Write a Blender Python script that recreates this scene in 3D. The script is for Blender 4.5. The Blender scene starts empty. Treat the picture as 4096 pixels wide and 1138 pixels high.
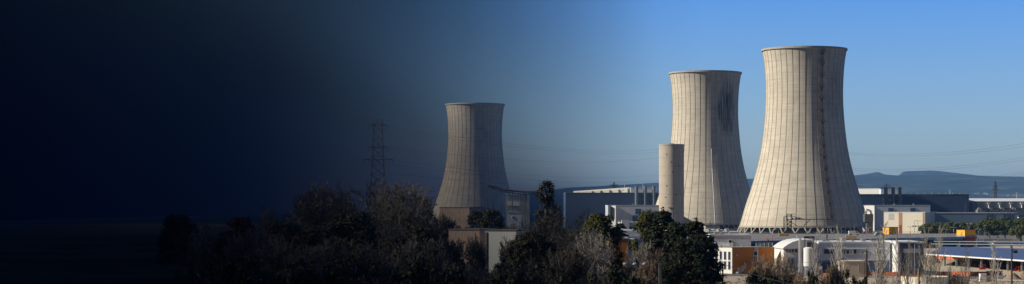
import bpy, bmesh, math, random
from mathutils import Vector, Matrix
R = math.radians
F = 7800.0; CX = 2048.0; HY = 835.0; EYE = 16.0
sc = bpy.context.scene
col = sc.collection
rnd = random.Random(7)

def W(x, D): return (x - CX) / F * D
def Z(y, D): return EYE - (y - HY) / F * D
def DG(y, z=0.0): return (EYE - z) * F / (y - HY)      # distance of a point at height z seen at photo row y

# ------------------------------------------------------------ mesh builder
class MB:
    def __init__(s): s.v = []; s.f = []; s.m = []
    def add(s, vs, fs, m=0):
        o = len(s.v); s.v += [tuple(v) for v in vs]
        for f in fs: s.f.append(tuple(i + o for i in f)); s.m.append(m)
        return s
    def box(s, x0, x1, y0, y1, z0, z1, m=0):
        return s.add([(x0,y0,z0),(x1,y0,z0),(x1,y1,z0),(x0,y1,z0),(x0,y0,z1),(x1,y0,z1),(x1,y1,z1),(x0,y1,z1)],
            [(0,3,2,1),(4,5,6,7),(0,1,5,4),(1,2,6,5),(2,3,7,6),(3,0,4,7)], m)
    def quad(s, *p, m=0): return s.add(p, [tuple(range(len(p)))], m)
    def tube(s, p0, p1, r0, r1=None, n=6, m=0, cap=True):
        p0 = Vector(p0); p1 = Vector(p1); r1 = r0 if r1 is None else r1
        d = p1 - p0
        if d.length < 1e-6: return s
        a = d.orthogonal().normalized(); b = d.cross(a).normalized()
        vs = []
        for p, r in ((p0, r0), (p1, r1)):
            for i in range(n):
                t = 2 * math.pi * i / n
                vs.append(p + (a * math.cos(t) + b * math.sin(t)) * r)
        fs = [(i, (i+1) % n, n + (i+1) % n, n + i) for i in range(n)]
        if cap: fs += [tuple(range(n))[::-1], tuple(range(n, 2*n))]
        return s.add(vs, fs, m)
    def path(s, pts, r, n=5, m=0):
        for a, b in zip(pts[:-1], pts[1:]): s.tube(a, b, r, r, n, m)
        return s
    def lathe(s, prof, n=32, m=0, c=(0, 0), close=False):
        vs = []
        for r, z in prof:
            for i in range(n):
                t = 2 * math.pi * i / n
                vs.append((c[0] + r * math.cos(t), c[1] + r * math.sin(t), z))
        fs = []
        k = len(prof)
        for j in range(k if close else k - 1):
            j2 = (j + 1) % k
            for i in range(n):
                i2 = (i + 1) % n
                fs.append((j*n + i, j*n + i2, j2*n + i2, j2*n + i))
        return s.add(vs, fs, m)
    def prism(s, outline, y0, y1, m=0):       # outline in x,z extruded along y
        n = len(outline)
        vs = [(x, y0, z) for x, z in outline] + [(x, y1, z) for x, z in outline]
        fs = [tuple(range(n)), tuple(range(n, 2*n))[::-1]] + [(i, i + n, (i+1) % n + n, (i+1) % n) for i in range(n)]
        return s.add(vs, fs, m)
    def build(s, name, mats, parent=None, smooth=False):
        me = bpy.data.meshes.new(name); me.from_pydata(s.v, [], s.f)
        if not isinstance(mats, (list, tuple)): mats = [mats]
        for q in mats: me.materials.append(q)
        if len(mats) > 1: me.polygons.foreach_set('material_index', s.m)
        if smooth: me.polygons.foreach_set('use_smooth', [True] * len(me.polygons))
        me.update()
        o = bpy.data.objects.new(name, me); col.objects.link(o)
        if parent: o.parent = parent
        return o

def tag(o, label, cat, group=None):
    o['label'] = label; o['category'] = cat
    if group: o['group'] = group
    return o
def thing(name, label, cat, loc=(0,0,0), rz=0, group=None):
    o = bpy.data.objects.new(name, None); col.objects.link(o)
    o.location = loc; o.rotation_euler = (0, 0, rz); o.empty_display_size = 1
    return tag(o, label, cat, group)
def struct(o): o['kind'] = 'structure'; return o
def stuff(o): o['kind'] = 'stuff'; return o
ALLK = {}
def kids(o): return ALLK.setdefault(o.name, [c for c in bpy.data.objects if c.parent == o])
def dup(root, loc, rz, label, group=None, scale=None):
    r = root.copy(); col.objects.link(r); r.location = loc; r.rotation_euler = (0, 0, rz)
    r['label'] = label
    if group: r['group'] = group
    if scale is not None: r.scale = scale if hasattr(scale, '__len__') else (scale,)*3
    for ch in kids(root):
        c = ch.copy(); col.objects.link(c); c.parent = r
        for g in kids(ch):
            d = g.copy(); col.objects.link(d); d.parent = c
    return r

# ------------------------------------------------------------ materials
def newmat(name):
    m = bpy.data.materials.new(name); m.use_nodes = True
    nt = m.node_tree; b = nt.nodes['Principled BSDF']
    return m, nt, b
def N(nt, t, **kw):
    n = nt.nodes.new(t)
    for k, v in kw.items():
        if k.startswith('i_'): n.inputs[k[2:].replace('_', ' ')].default_value = v
        else: setattr(n, k, v)
    return n
def math_(nt, op, a, b=None, c=None, clamp=False):
    n = nt.nodes.new('ShaderNodeMath'); n.operation = op; n.use_clamp = clamp
    for i, q in enumerate((a, b, c)):
        if q is None: continue
        if isinstance(q, (int, float)): n.inputs[i].default_value = q
        else: nt.links.new(q, n.inputs[i])
    return n.outputs[0]
def mixc(nt, fac, a, b, mode='MIX'):
    n = nt.nodes.new('ShaderNodeMix'); n.data_type = 'RGBA'; n.blend_type = mode
    for i, q in ((0, fac), (6, a), (7, b)):
        if isinstance(q, (int, float)): n.inputs[i].default_value = q
        elif isinstance(q, tuple): n.inputs[i].default_value = q if len(q) == 4 else q + (1,)
        else: nt.links.new(q, n.inputs[i])
    return n.outputs[2]
def pm(name, c, rough=0.8, amt=0.25, scale=0.6, metal=0.0, seam=None, seamz=None, seamd=0.6, spec=0.3, stretch=(1,1,1), seamw=.05):
    m, nt, b = newmat(name)
    tc = N(nt, 'ShaderNodeTexCoord'); mp = N(nt, 'ShaderNodeMapping')
    mp.inputs['Scale'].default_value = stretch
    nt.links.new(tc.outputs['Object'], mp.inputs[0])
    no = N(nt, 'ShaderNodeTexNoise'); no.inputs['Scale'].default_value = scale; no.inputs['Detail'].default_value = 6
    no.inputs['Roughness'].default_value = 0.65
    nt.links.new(mp.outputs[0], no.inputs['Vector'])
    v = math_(nt, 'MULTIPLY_ADD', no.outputs['Fac'], 2*amt, 1 - amt)
    sp = N(nt, 'ShaderNodeSeparateXYZ'); nt.links.new(tc.outputs['Object'], sp.inputs[0])
    if seam:
        q = math_(nt, 'FRACT', math_(nt, 'DIVIDE', math_(nt, 'ADD', sp.outputs[0], sp.outputs[1]), seam))
        q = math_(nt, 'LESS_THAN', q, seamw)
        v = math_(nt, 'MULTIPLY', v, math_(nt, 'MULTIPLY_ADD', q, -(1-seamd), 1.0))
    if seamz:
        q = math_(nt, 'LESS_THAN', math_(nt, 'FRACT', math_(nt, 'DIVIDE', sp.outputs[2], seamz)), seamw)
        v = math_(nt, 'MULTIPLY', v, math_(nt, 'MULTIPLY_ADD', q, -(1-seamd), 1.0))
    cc = mixc(nt, 1.0, c, (1,1,1), 'MULTIPLY')
    vm = N(nt, 'ShaderNodeVectorMath', operation='SCALE')
    nt.links.new(cc, vm.inputs[0]); nt.links.new(v, vm.inputs['Scale'])
    nt.links.new(vm.outputs[0], b.inputs['Base Color'])
    b.inputs['Roughness'].default_value = rough; b.inputs['Metallic'].default_value = metal
    b.inputs['Specular IOR Level'].default_value = spec
    return m

def concrete_tower(name, base, stain=1.0, stain_az=35):
    m, nt, b = newmat(name)
    tc = N(nt, 'ShaderNodeTexCoord'); sp = N(nt, 'ShaderNodeSeparateXYZ')
    nt.links.new(tc.outputs['Object'], sp.inputs[0])
    az = math_(nt, 'ARCTAN2', sp.outputs[0], math_(nt, 'MULTIPLY', sp.outputs[1], -1.0))   # 0 faces -y, + to +x
    z = sp.outputs[2]
    # blotchy concrete
    n1 = N(nt, 'ShaderNodeTexNoise'); n1.inputs['Scale'].default_value = .12; n1.inputs['Detail'].default_value = 8; n1.inputs['Roughness'].default_value = .7
    nt.links.new(tc.outputs['Object'], n1.inputs['Vector'])
    # vertical streaks: noise in (az, z*small)
    cv = N(nt, 'ShaderNodeCombineXYZ'); nt.links.new(math_(nt, 'MULTIPLY', az, 30.0), cv.inputs[0]); nt.links.new(math_(nt, 'MULTIPLY', z, .045), cv.inputs[1])
    n2 = N(nt, 'ShaderNodeTexNoise'); n2.inputs['Scale'].default_value = 1.0; n2.inputs['Detail'].default_value = 6; n2.inputs['Roughness'].default_value = .6
    nt.links.new(cv.outputs[0], n2.inputs['Vector'])
    cv3 = N(nt, 'ShaderNodeCombineXYZ'); nt.links.new(math_(nt, 'MULTIPLY', az, 2.0), cv3.inputs[0]); nt.links.new(math_(nt, 'MULTIPLY', z, .7), cv3.inputs[1])
    n3 = N(nt, 'ShaderNodeTexNoise'); n3.inputs['Scale'].default_value = 1.0; n3.inputs['Detail'].default_value = 3
    nt.links.new(cv3.outputs[0], n3.inputs['Vector'])
    v = math_(nt, 'MULTIPLY_ADD', n1.outputs['Fac'], .8, .62)
    v = math_(nt, 'MULTIPLY', v, math_(nt, 'MULTIPLY_ADD', n2.outputs['Fac'], .4, .82))
    v = math_(nt, 'MULTIPLY', v, math_(nt, 'MULTIPLY_ADD', n3.outputs['Fac'], .35, .84))
    # lift joints every 2.6 m
    q = math_(nt, 'LESS_THAN', math_(nt, 'FRACT', math_(nt, 'DIVIDE', z, 3.9)), .14)
    v = math_(nt, 'MULTIPLY', v, math_(nt, 'MULTIPLY_ADD', q, -.09, 1.0))
    # darker band at the foot of the shell
    q = math_(nt, 'LESS_THAN', z, 9.5)
    v = math_(nt, 'MULTIPLY', v, math_(nt, 'MULTIPLY_ADD', q, -.10, 1.0))
    # soot-like damp streaks high on one side
    da = math_(nt, 'DIVIDE', math_(nt, 'SUBTRACT', az, R(stain_az)), R(26))
    dz = math_(nt, 'DIVIDE', math_(nt, 'SUBTRACT', z, 91.0), 26.0)
    d2 = math_(nt, 'ADD', math_(nt, 'MULTIPLY', da, da), math_(nt, 'MULTIPLY', dz, dz))
    mask = math_(nt, 'SUBTRACT', 1.0, d2, clamp=True)
    cv4 = N(nt, 'ShaderNodeCombineXYZ'); nt.links.new(math_(nt, 'MULTIPLY', az, 48.0), cv4.inputs[0]); nt.links.new(math_(nt, 'MULTIPLY', z, .05), cv4.inputs[1])
    n4 = N(nt, 'ShaderNodeTexNoise'); n4.inputs['Scale'].default_value = 1.0; n4.inputs['Detail'].default_value = 7; n4.inputs['Roughness'].default_value = .75
    nt.links.new(cv4.outputs[0], n4.inputs['Vector'])
    st = math_(nt, 'MULTIPLY', math_(nt, 'SUBTRACT', math_(nt, 'ADD', n4.outputs['Fac'], math_(nt, 'MULTIPLY', mask, .17)), .56), 4.0, clamp=True)
    st = math_(nt, 'MULTIPLY', math_(nt, 'MULTIPLY', st, math_(nt, 'MULTIPLY', mask, 1.8, clamp=True)), stain, clamp=True)
    # white lime runs
    cv5 = N(nt, 'ShaderNodeCombineXYZ'); nt.links.new(math_(nt, 'MULTIPLY', az, 60.0), cv5.inputs[0]); nt.links.new(math_(nt, 'MULTIPLY', z, .05), cv5.inputs[1]); cv5.inputs[2].default_value = 9
    n5 = N(nt, 'ShaderNodeTexNoise'); n5.inputs['Scale'].default_value = 1.0; n5.inputs['Detail'].default_value = 2
    nt.links.new(cv5.outputs[0], n5.inputs['Vector'])
    li = math_(nt, 'MULTIPLY', math_(nt, 'SUBTRACT', n5.outputs['Fac'], .70), 6.0, clamp=True)
    c = mixc(nt, st, base, (.05, .05, .055))
    c = mixc(nt, math_(nt, 'MULTIPLY', li, .5), c, (.62, .60, .56))
    vm = N(nt, 'ShaderNodeVectorMath', operation='SCALE')
    nt.links.new(c, vm.inputs[0]); nt.links.new(v, vm.inputs['Scale'])
    nt.links.new(vm.outputs[0], b.inputs['Base Color'])
    b.inputs['Roughness'].default_value = .95; b.inputs['Specular IOR Level'].default_value = .1
    return m

def leafmat(name, a, bcol, scale=.35):
    m, nt, b = newmat(name)
    g = N(nt, 'ShaderNodeNewGeometry'); tc = N(nt, 'ShaderNodeTexCoord')
    no = N(nt, 'ShaderNodeTexNoise'); no.inputs['Scale'].default_value = scale; no.inputs['Detail'].default_value = 3
    nt.links.new(tc.outputs['Object'], no.inputs['Vector'])
    f = math_(nt, 'ADD', math_(nt, 'MULTIPLY', g.outputs['Random Per Island'], .6), math_(nt, 'MULTIPLY', math_(nt, 'SUBTRACT', no.outputs['Fac'], .3), 1.0), clamp=True)
    c = mixc(nt, f, a, bcol)
    nt.links.new(c, b.inputs['Base Color'])
    b.inputs['Roughness'].default_value = .6; b.inputs['Specular IOR Level'].default_value = .15
    return m

CON = (.53, .478, .392)
M = dict(
 towerA=concrete_tower('concrete_tower_a', CON, .55, 42),
 towerB=concrete_tower('concrete_tower_b', CON, 2.6, 36),
 towerC=concrete_tower('concrete_tower_c', (.50,.44,.37), .35, 20),
 rib=pm('concrete_rib', (.34,.32,.28), .95, .2, .5),
 concrete=pm('concrete', (.40,.37,.32), .9, .3, .4),
 silo=pm('concrete_silo', (.46,.40,.33), .9, .2, .35, seamz=6.5, seamw=.03, seamd=.7),
 darkconcrete=pm('dark_concrete', (.10,.095,.09), .9, .3, .4),
 rust=pm('rusty_steel', (.14,.085,.06), .8, .4, 1.0),
 steel=pm('galvanised_steel', (.32,.33,.34), .45, .2, 1.0, metal=.4),
 darksteel=pm('dark_steel', (.06,.06,.065), .6, .3, 1.0),
 pylon=pm('pylon_steel', (.10,.10,.11), .7, .2, 1.0),
 wire=pm('wire', (.06,.06,.065), .7, .1, 1.0),
 navy=pm('navy_cladding', (.075,.115,.22), .6, .12, .05, seam=6, seamd=.8, seamw=.02),
 bluegrey=pm('blue_grey_cladding', (.66,.71,.79), .6, .15, .06, seam=5, seamz=3.2, seamd=.85, seamw=.03),
 midblue=pm('steel_blue_cladding', (.22,.30,.40), .6, .14, .05, seam=6, seamd=.86, seamw=.03),
 white=pm('white_wall', (.78,.77,.74), .7, .08, .2, seam=3.0, seamd=.93, seamw=.03),
 whiteroof=pm('white_roof', (.74,.74,.74), .55, .12, .3),
 cream=pm('cream_cladding', (.74,.68,.55), .7, .12, .1, seam=4, seamd=.93, seamw=.04),
 beige=pm('beige_render', (.52,.45,.36), .85, .12, .4),
 tan=pm('tan_panel', (.42,.24,.13), .8, .15, .4),
 orange=pm('orange_render', (.62,.22,.04), .75, .12, .3, seam=4.2, seamd=.85, seamw=.02),
 pink=pm('weathered_pink_render', (.27,.20,.165), .9, .75, 1.6, stretch=(1,1,.25)),
 yellow=pm('yellow_paint', (.85,.44,.03), .6, .1, .5),
 red=pm('red_paint', (.50,.06,.03), .6, .15, .5),
 brick=pm('dark_red_cladding', (.30,.06,.035), .7, .15, .5),
 greywall=pm('light_grey_cladding', (.42,.43,.42), .7, .1, .1, seam=7, seamd=.82, seamw=.03),
 roofgrey=pm('grey_roof_gravel', (.30,.29,.27), .95, .25, .6),
 glass=pm('window_glass', (.03,.04,.055), .12, .1, .5, spec=.6),
 frame=pm('white_frame', (.65,.66,.67), .5, .05, 1),
 blind=pm('pale_blind', (.45,.50,.55), .6, .1, 1),
 asphalt=pm('asphalt', (.15,.145,.14), .95, .25, .3),
 deck=pm('deck_asphalt', (.20,.195,.185), .95, .22, .15),
 line=pm('road_paint', (.7,.7,.68), .8, .2, 2),
 sand=pm('sandy_ground', (.46,.39,.30), .95, .35, .12),
 mound=pm('earth_mound', (.30,.235,.165), .95, .4, .6),
 bark=pm('bark', (.11,.09,.07), .95, .4, 2),
 palebark=pm('pale_bark', (.34,.32,.28), .95, .35, 1.2),
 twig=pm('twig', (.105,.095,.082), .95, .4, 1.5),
 browntwig=pm('brown_twig', (.27,.20,.14), .95, .4, 1.0),
 paletwig=pm('pale_twig', (.36,.33,.29), .95, .35, .8),
 wood=pm('weathered_pole_wood', (.13,.075,.045), .9, .35, 2, stretch=(1,1,.2)),
 woodlight=pm('yellowish_pole_wood', (.36,.25,.13), .9, .35, 2, stretch=(1,1,.2)),  # paler yellowish wood, its own tone
 pine=leafmat('pine_needles', (.028,.042,.014), (.14,.135,.035)),
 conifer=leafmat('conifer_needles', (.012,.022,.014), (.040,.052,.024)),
 umbrella=leafmat('umbrella_pine_needles', (.03,.05,.016), (.12,.13,.04)),
 laurel=leafmat('laurel_leaves', (.02,.028,.012), (.075,.08,.032)),
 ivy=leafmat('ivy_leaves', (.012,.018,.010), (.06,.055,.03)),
 dry=leafmat('dry_grass_leaves', (.12,.09,.05), (.30,.22,.13)),
 orangenet=pm('orange_safety_net', (.55,.15,.06), .8, .3, 1.2),
 vanwhite=pm('white_car_paint', (.80,.80,.80), .25, .03, 1, spec=.5),
 silver=pm('silver_car_paint', (.50,.51,.52), .3, .03, 1, metal=.3, spec=.5),
 rubber=pm('rubber', (.02,.02,.02), .8, .1, 3),
 lampred=pm('red_tail_lens', (.45,.02,.02), .3, .05, 1),
 bluesign=pm('blue_sign_face', (.04,.12,.45), .5, .05, 1),
 bluetarp=pm('blue_tank_cover', (.22,.34,.50), .5, .2, 1),
)
def solar_mat():
    m, nt, b = newmat('solar_panel')
    tc = N(nt, 'ShaderNodeTexCoord'); br = N(nt, 'ShaderNodeTexBrick')
    nt.links.new(tc.outputs['Object'], br.inputs['Vector'])
    br.offset = 0; br.inputs['Scale'].default_value = 1.0
    br.inputs['Brick Width'].default_value = 1.7; br.inputs['Row Height'].default_value = 3.0; br.inputs['Mortar Size'].default_value = .10
    br.inputs['Color1'].default_value = (.05,.06,.10,1); br.inputs['Color2'].default_value = (.06,.075,.12,1); br.inputs['Mortar'].default_value = (.20,.22,.26,1)
    nt.links.new(br.outputs['Color'], b.inputs['Base Color']); b.inputs['Roughness'].default_value = .45
    return m
M['solar'] = solar_mat()

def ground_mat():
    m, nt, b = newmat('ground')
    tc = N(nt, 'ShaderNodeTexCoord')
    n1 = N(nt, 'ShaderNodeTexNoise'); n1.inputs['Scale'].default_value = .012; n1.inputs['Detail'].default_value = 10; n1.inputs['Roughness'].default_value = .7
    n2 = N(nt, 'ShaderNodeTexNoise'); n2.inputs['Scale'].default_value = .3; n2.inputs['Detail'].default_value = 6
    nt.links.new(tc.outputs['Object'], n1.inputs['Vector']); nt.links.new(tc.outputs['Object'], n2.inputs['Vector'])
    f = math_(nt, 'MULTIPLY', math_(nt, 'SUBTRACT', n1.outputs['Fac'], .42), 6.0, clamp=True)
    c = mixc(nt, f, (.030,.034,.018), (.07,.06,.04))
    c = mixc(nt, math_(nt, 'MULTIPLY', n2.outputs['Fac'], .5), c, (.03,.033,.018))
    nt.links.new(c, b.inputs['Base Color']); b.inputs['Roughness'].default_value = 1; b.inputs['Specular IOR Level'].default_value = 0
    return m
def hill_mat(name, cliff):
    m, nt, b = newmat(name)
    tc = N(nt, 'ShaderNodeTexCoord')
    n1 = N(nt, 'ShaderNodeTexNoise'); n1.inputs['Scale'].default_value = .0035; n1.inputs['Detail'].default_value = 12; n1.inputs['Roughness'].default_value = .7
    nt.links.new(tc.outputs['Object'], n1.inputs['Vector'])
    f = math_(nt, 'MULTIPLY', math_(nt, 'SUBTRACT', n1.outputs['Fac'], .5), 4.0, clamp=True)
    c = mixc(nt, f, (.018,.030,.032), (.13,.13,.11))  # dark tone tinted blue, a little distance haze put into the colour
    if cliff:
        g = N(nt, 'ShaderNodeNewGeometry'); sp = N(nt, 'ShaderNodeSeparateXYZ'); nt.links.new(g.outputs['True Normal'], sp.inputs[0])
        st = math_(nt, 'MULTIPLY', math_(nt, 'SUBTRACT', .45, sp.outputs[2]), 8.0, clamp=True)
        st = math_(nt, 'MULTIPLY', st, math_(nt, 'MULTIPLY', math_(nt, 'SUBTRACT', n1.outputs['Fac'], .45), 9.0, clamp=True))
        c = mixc(nt, st, c, (.55,.48,.40))
    nt.links.new(c, b.inputs['Base Color']); b.inputs['Roughness'].default_value = 1; b.inputs['Specular IOR Level'].default_value = 0
    return m

# ------------------------------------------------------------ camera
cam = bpy.data.cameras.new('camera'); co = bpy.data.objects.new('camera', cam); col.objects.link(co)
co.location = (0, 0, EYE); co.rotation_euler = (R(90), 0, 0)
cam.sensor_width = 36; cam.lens = 36 * F / 4096; cam.shift_y = (HY - 569) / 4096
cam.clip_start = 1; cam.clip_end = 90000
sc.camera = co

# ------------------------------------------------------------ light
EL = R(30); AZ = R(4)        # sun low, from the left, a little behind the camera
SUN = Vector((-math.cos(EL)*math.cos(AZ), -math.cos(EL)*math.sin(AZ), math.sin(EL)))
sl = bpy.data.lights.new('sun', 'SUN'); sl.energy = 5.0; sl.angle = R(.5); sl.color = (1.0, .925, .80)
so = bpy.data.objects.new('sun', sl); col.objects.link(so); so.rotation_euler = SUN.to_track_quat('Z', 'Y').to_euler()
so.location = SUN * 500

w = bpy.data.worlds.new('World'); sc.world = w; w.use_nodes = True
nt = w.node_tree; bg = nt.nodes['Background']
sky = nt.nodes.new('ShaderNodeTexSky'); sky.sky_type = 'NISHITA'; sky.sun_disc = False
sky.sun_elevation = EL; sky.sun_rotation = math.atan2(SUN.x, SUN.y)
sky.altitude = 50; sky.air_density = 1.0; sky.dust_density = 0.6; sky.ozone_density = 3.0
# added fade: sky colour darkened to black over the left, by compass direction
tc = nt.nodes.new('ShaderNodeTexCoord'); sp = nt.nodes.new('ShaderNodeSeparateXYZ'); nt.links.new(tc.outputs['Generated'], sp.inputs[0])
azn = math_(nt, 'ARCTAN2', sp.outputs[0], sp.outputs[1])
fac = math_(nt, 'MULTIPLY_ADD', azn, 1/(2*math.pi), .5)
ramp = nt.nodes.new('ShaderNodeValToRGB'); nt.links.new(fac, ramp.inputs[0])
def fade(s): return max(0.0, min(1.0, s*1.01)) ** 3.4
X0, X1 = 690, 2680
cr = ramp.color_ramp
stops = [(-3.14, .1), (-2.2, 0.0), (math.atan((X0-CX)/F), 0)] + [(math.atan((X0 + s*(X1-X0) - CX)/F), fade(s)) for s in (.1,.2,.3,.4,.5,.6,.7,.8,.9,1)] + [(.35, 1), (.9, .5), (2.0, .35), (3.14, .1)]  # unseen sky behind and to the right also dimmed, to deepen shaded walls
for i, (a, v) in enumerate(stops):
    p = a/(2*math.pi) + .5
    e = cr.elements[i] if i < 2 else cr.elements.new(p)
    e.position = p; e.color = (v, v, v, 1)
elev = math_(nt, 'MULTIPLY', math_(nt, 'ABSOLUTE', sp.outputs[2]), 9.0, clamp=True)
tint = mixc(nt, elev, (.88,1.0,1.22), (.35,.70,1.40))
skt = mixc(nt, 1.0, sky.outputs[0], tint, 'MULTIPLY')
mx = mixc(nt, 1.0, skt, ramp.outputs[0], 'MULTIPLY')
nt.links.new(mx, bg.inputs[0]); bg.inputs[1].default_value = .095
sc.view_settings.view_transform = 'Standard'; sc.view_settings.look = 'None'; sc.view_settings.gamma = 1; sc.view_settings.exposure = .25
sc.render.engine = 'CYCLES'

# ------------------------------------------------------------ the air and an added unseen volume shaped to keep sun off the left
def haze():
    mb = MB().box(-720, 21000, -900, 31000, -3, 290)
    m = bpy.data.materials.new('haze'); m.use_nodes = True; nt = m.node_tree
    for n in list(nt.nodes):
        if n.type == 'BSDF_PRINCIPLED': nt.nodes.remove(n)
    v = nt.nodes.new('ShaderNodeVolumePrincipled')
    v.inputs['Color'].default_value = (.26,.54,1,1); v.inputs['Density'].default_value = HAZE
    v.inputs['Anisotropy'].default_value = 0.0
    nt.links.new(v.outputs[0], nt.nodes['Material Output'].inputs['Volume'])
    o = mb.build('haze', m); stuff(o); o['label'] = 'thin blue haze in the air over the whole plain'; o['category'] = 'haze'
HAZE = 5.0e-5
haze()
def sun_blocker():  # unseen, added to dim the left; thickness graded by bearing from the camera
    SIG = .08; H = 4200.0
    near_ = [(-1.2, 9), (-.5, 9), ((X0-CX)/F, 8.5)] + [((X0 + q*(X1-X0) - CX)/F, -2.4*math.log(q)) for q in (.03,.06,.12,.2,.3,.4,.5,.6,.7,.8,.9,1.0)]
    far_ = [(-1.2, 9), (-.5, 8), (-.30, 6), (-.22, 3), (-.15, 3.2), (-.10, 3.0), (-.02, 2.8), (.015, 1.9), (.03, .9), (.045, .4), (.06, .15), (.07, .05), (.08, .02), (.09, .01), (.10, 0)]
    back_ = [(-1.2, 9), (-.5, 8.5), (-.30, 8), (-.22, 7), (-.15, 6.5), (-.10, 6), (-.02, 4.5), (.015, 3.2), (.03, 2.5), (.045, 1.8), (.06, 1.1), (.075, .6), (.09, .3), (.105, .1), (.12, 0)]
    mid_ = [(-1.2, 9), (-.5, 8), (-.30, 6), (-.22, 3), (-.15, 2.2), (-.10, 1.95), (-.05, 1.85), (0, 1.75), (.035, 1.65), (.055, 1.4), (.07, .9), (.085, .5), (.10, .2), (.11, .08), (.12, 0)]
    n = len(near_)
    ys = [-600, 40, 120, 250, 450, 750, 1250, 1500, 1650, 1740, 2000, 2500, 4000, 6000, 11000, 20000, 32000]
    vt = []
    for y in ys:
        yy = max(y, 40)
        for a, od in (near_ if y < 1000 else far_ if y < 1700 else mid_ if y < 2300 else back_):
            p = Vector((a*yy, y, 10 if y < 1000 else 45)) + SUN * (H / SUN.z)
            vt.append((p.x, p.y, H, max(od / SIG * SUN.z, .02)))
    vs = [(x, y, h) for x, y, h, t in vt] + [(x, y, h + t) for x, y, h, t in vt]
    k = len(vt); fs = []
    for j in range(len(ys)-1):
        for i in range(n-1):
            a, b_, c, d = j*n+i, j*n+i+1, (j+1)*n+i+1, (j+1)*n+i
            fs.append((a, d, c, b_)); fs.append((a+k, b_+k, c+k, d+k))
    for j in range(len(ys)-1):
        for i in (0, n-1):
            a, b_ = j*n+i, (j+1)*n+i; fs.append((a, b_, b_+k, a+k) if i else (a, a+k, b_+k, b_))
    for j in (0, len(ys)-1):
        for i in range(n-1):
            a, b_ = j*n+i, j*n+i+1; fs.append((a, b_, b_+k, a+k) if j == 0 else (a, a+k, b_+k, b_))
    m = bpy.data.materials.new('sun_blocker'); m.use_nodes = True; nt = m.node_tree
    for q in list(nt.nodes):
        if q.type == 'BSDF_PRINCIPLED': nt.nodes.remove(q)
    v = nt.nodes.new('ShaderNodeVolumePrincipled'); v.inputs['Density'].default_value = SIG
    v.inputs['Color'].default_value = (.25,.25,.27,1)
    nt.links.new(v.outputs[0], nt.nodes['Material Output'].inputs['Volume'])
    mb = MB().add(vs, fs); o = mb.build('sun_blocker', m); struct(o)
    bm = bmesh.new(); bm.from_mesh(o.data); bmesh.ops.recalc_face_normals(bm, faces=bm.faces); bm.to_mesh(o.data); bm.free(); o['label'] = 'added unseen sun blocker high over the left of the plain'; o['category'] = 'sun_blocker'
sun_blocker()

# ------------------------------------------------------------ ground, roads, hills
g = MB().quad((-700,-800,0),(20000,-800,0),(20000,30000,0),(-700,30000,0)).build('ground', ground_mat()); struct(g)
def sheet(name, pts, z, m):           # pts: photo (x, y) of a sheet lying at height z
    P = [(W(x, DG(y, z)), DG(y, z), z) for x, y in pts]
    return struct(MB().quad(*P).build(name, m))
sheet('sandy_yard', [(2700,1240),(4500,1240),(4500,1075),(4096,1055),(3700,1040),(3200,1075),(2840,1085)], .004, M['sand'])
sheet('construction_ground', [(3700,1040),(4096,1055),(4500,1060),(4500,985),(3690,985)], .004, M['sand'])
sheet('road', [(2830,1106),(3500,1104),(4400,1128),(4400,1110),(3500,1092),(2830,1094)], .008, M['asphalt'])
sheet('plant_yard', [(2400,985),(4400,985),(4400,905),(2400,905)], .004, M['asphalt'])
sheet('lawn', [(2860,1086),(3130,1086),(3130,1062),(2860,1062)], .010, pm('lawn', (.10,.13,.035), .95, .4, .5))

def ridge(name, prof, D, depth, m, base_z=0, seed=1, cliff=0, nx=260, ny=26):
    r_ = random.Random(seed)
    xs0, xs1 = prof[0][0], prof[-1][0]
    def sky_(x):
        for (a, ya), (b, yb) in zip(prof[:-1], prof[1:]):
            if a <= x <= b: return ya + (yb-ya)*(x-a)/(b-a)
        return prof[-1][1]
    ph = [(r_.uniform(.002,.03), r_.uniform(0,6.28), r_.uniform(.3,1)) for _ in range(14)]
    mb = MB(); vs = []
    for j in range(ny):
        t = j/(ny-1)                      # 0 front foot, 1 crest at t=.8, then falls behind
        d = D - depth*(1 - t/.8) if t <= .8 else D + depth*(t-.8)*2
        for i in range(nx):
            x = xs0 + (xs1-xs0)*i/(nx-1)
            zc = Z(sky_(x), D)
            if t <= .8:
                u = t/.8
                h = u**1.1
                if cliff: h = u*.72 if u < .86 else .62 + .38*min(1, (u-.86)/.07)
                und = sum(a*math.sin(x*f_ + p + u*5*a) for f_, p, a in ph)/14
                z = zc*h*(1 + und*.35*math.sin(math.pi*min(u,1)))
            else: z = zc*(1-(t-.8)*3)
            vs.append((W(x, D) + (0), d, max(z, -1) if t > 0 else -1))
    fs = [(j*nx+i, j*nx+i+1, (j+1)*nx+i+1, (j+1)*nx+i) for j in range(ny-1) for i in range(nx-1)]
    return struct(mb.add(vs, fs).build(name, m, smooth=False))
ridge('hills', [(1900,812),(2100,776),(2270,752),(2400,745),(2640,731),(3000,716),(3420,702),(3500,704),(3620,702),(3760,703),(3860,700),(3900,703),(4000,706),(4096,708),(4400,716)], 11500, 3500, hill_mat('wooded_hillside', False), seed=3)
ridge('mountains', [(3300,712),(3440,700),(3470,696),(3500,691),(3512,693),(3530,700),(3595,703),(3612,688),(3640,685),(3700,684),(3750,687),(3800,692),(3870,700),(4000,720)], 13600, 1500, hill_mat('limestone_mountain', True), seed=5, cliff=1)

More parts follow.
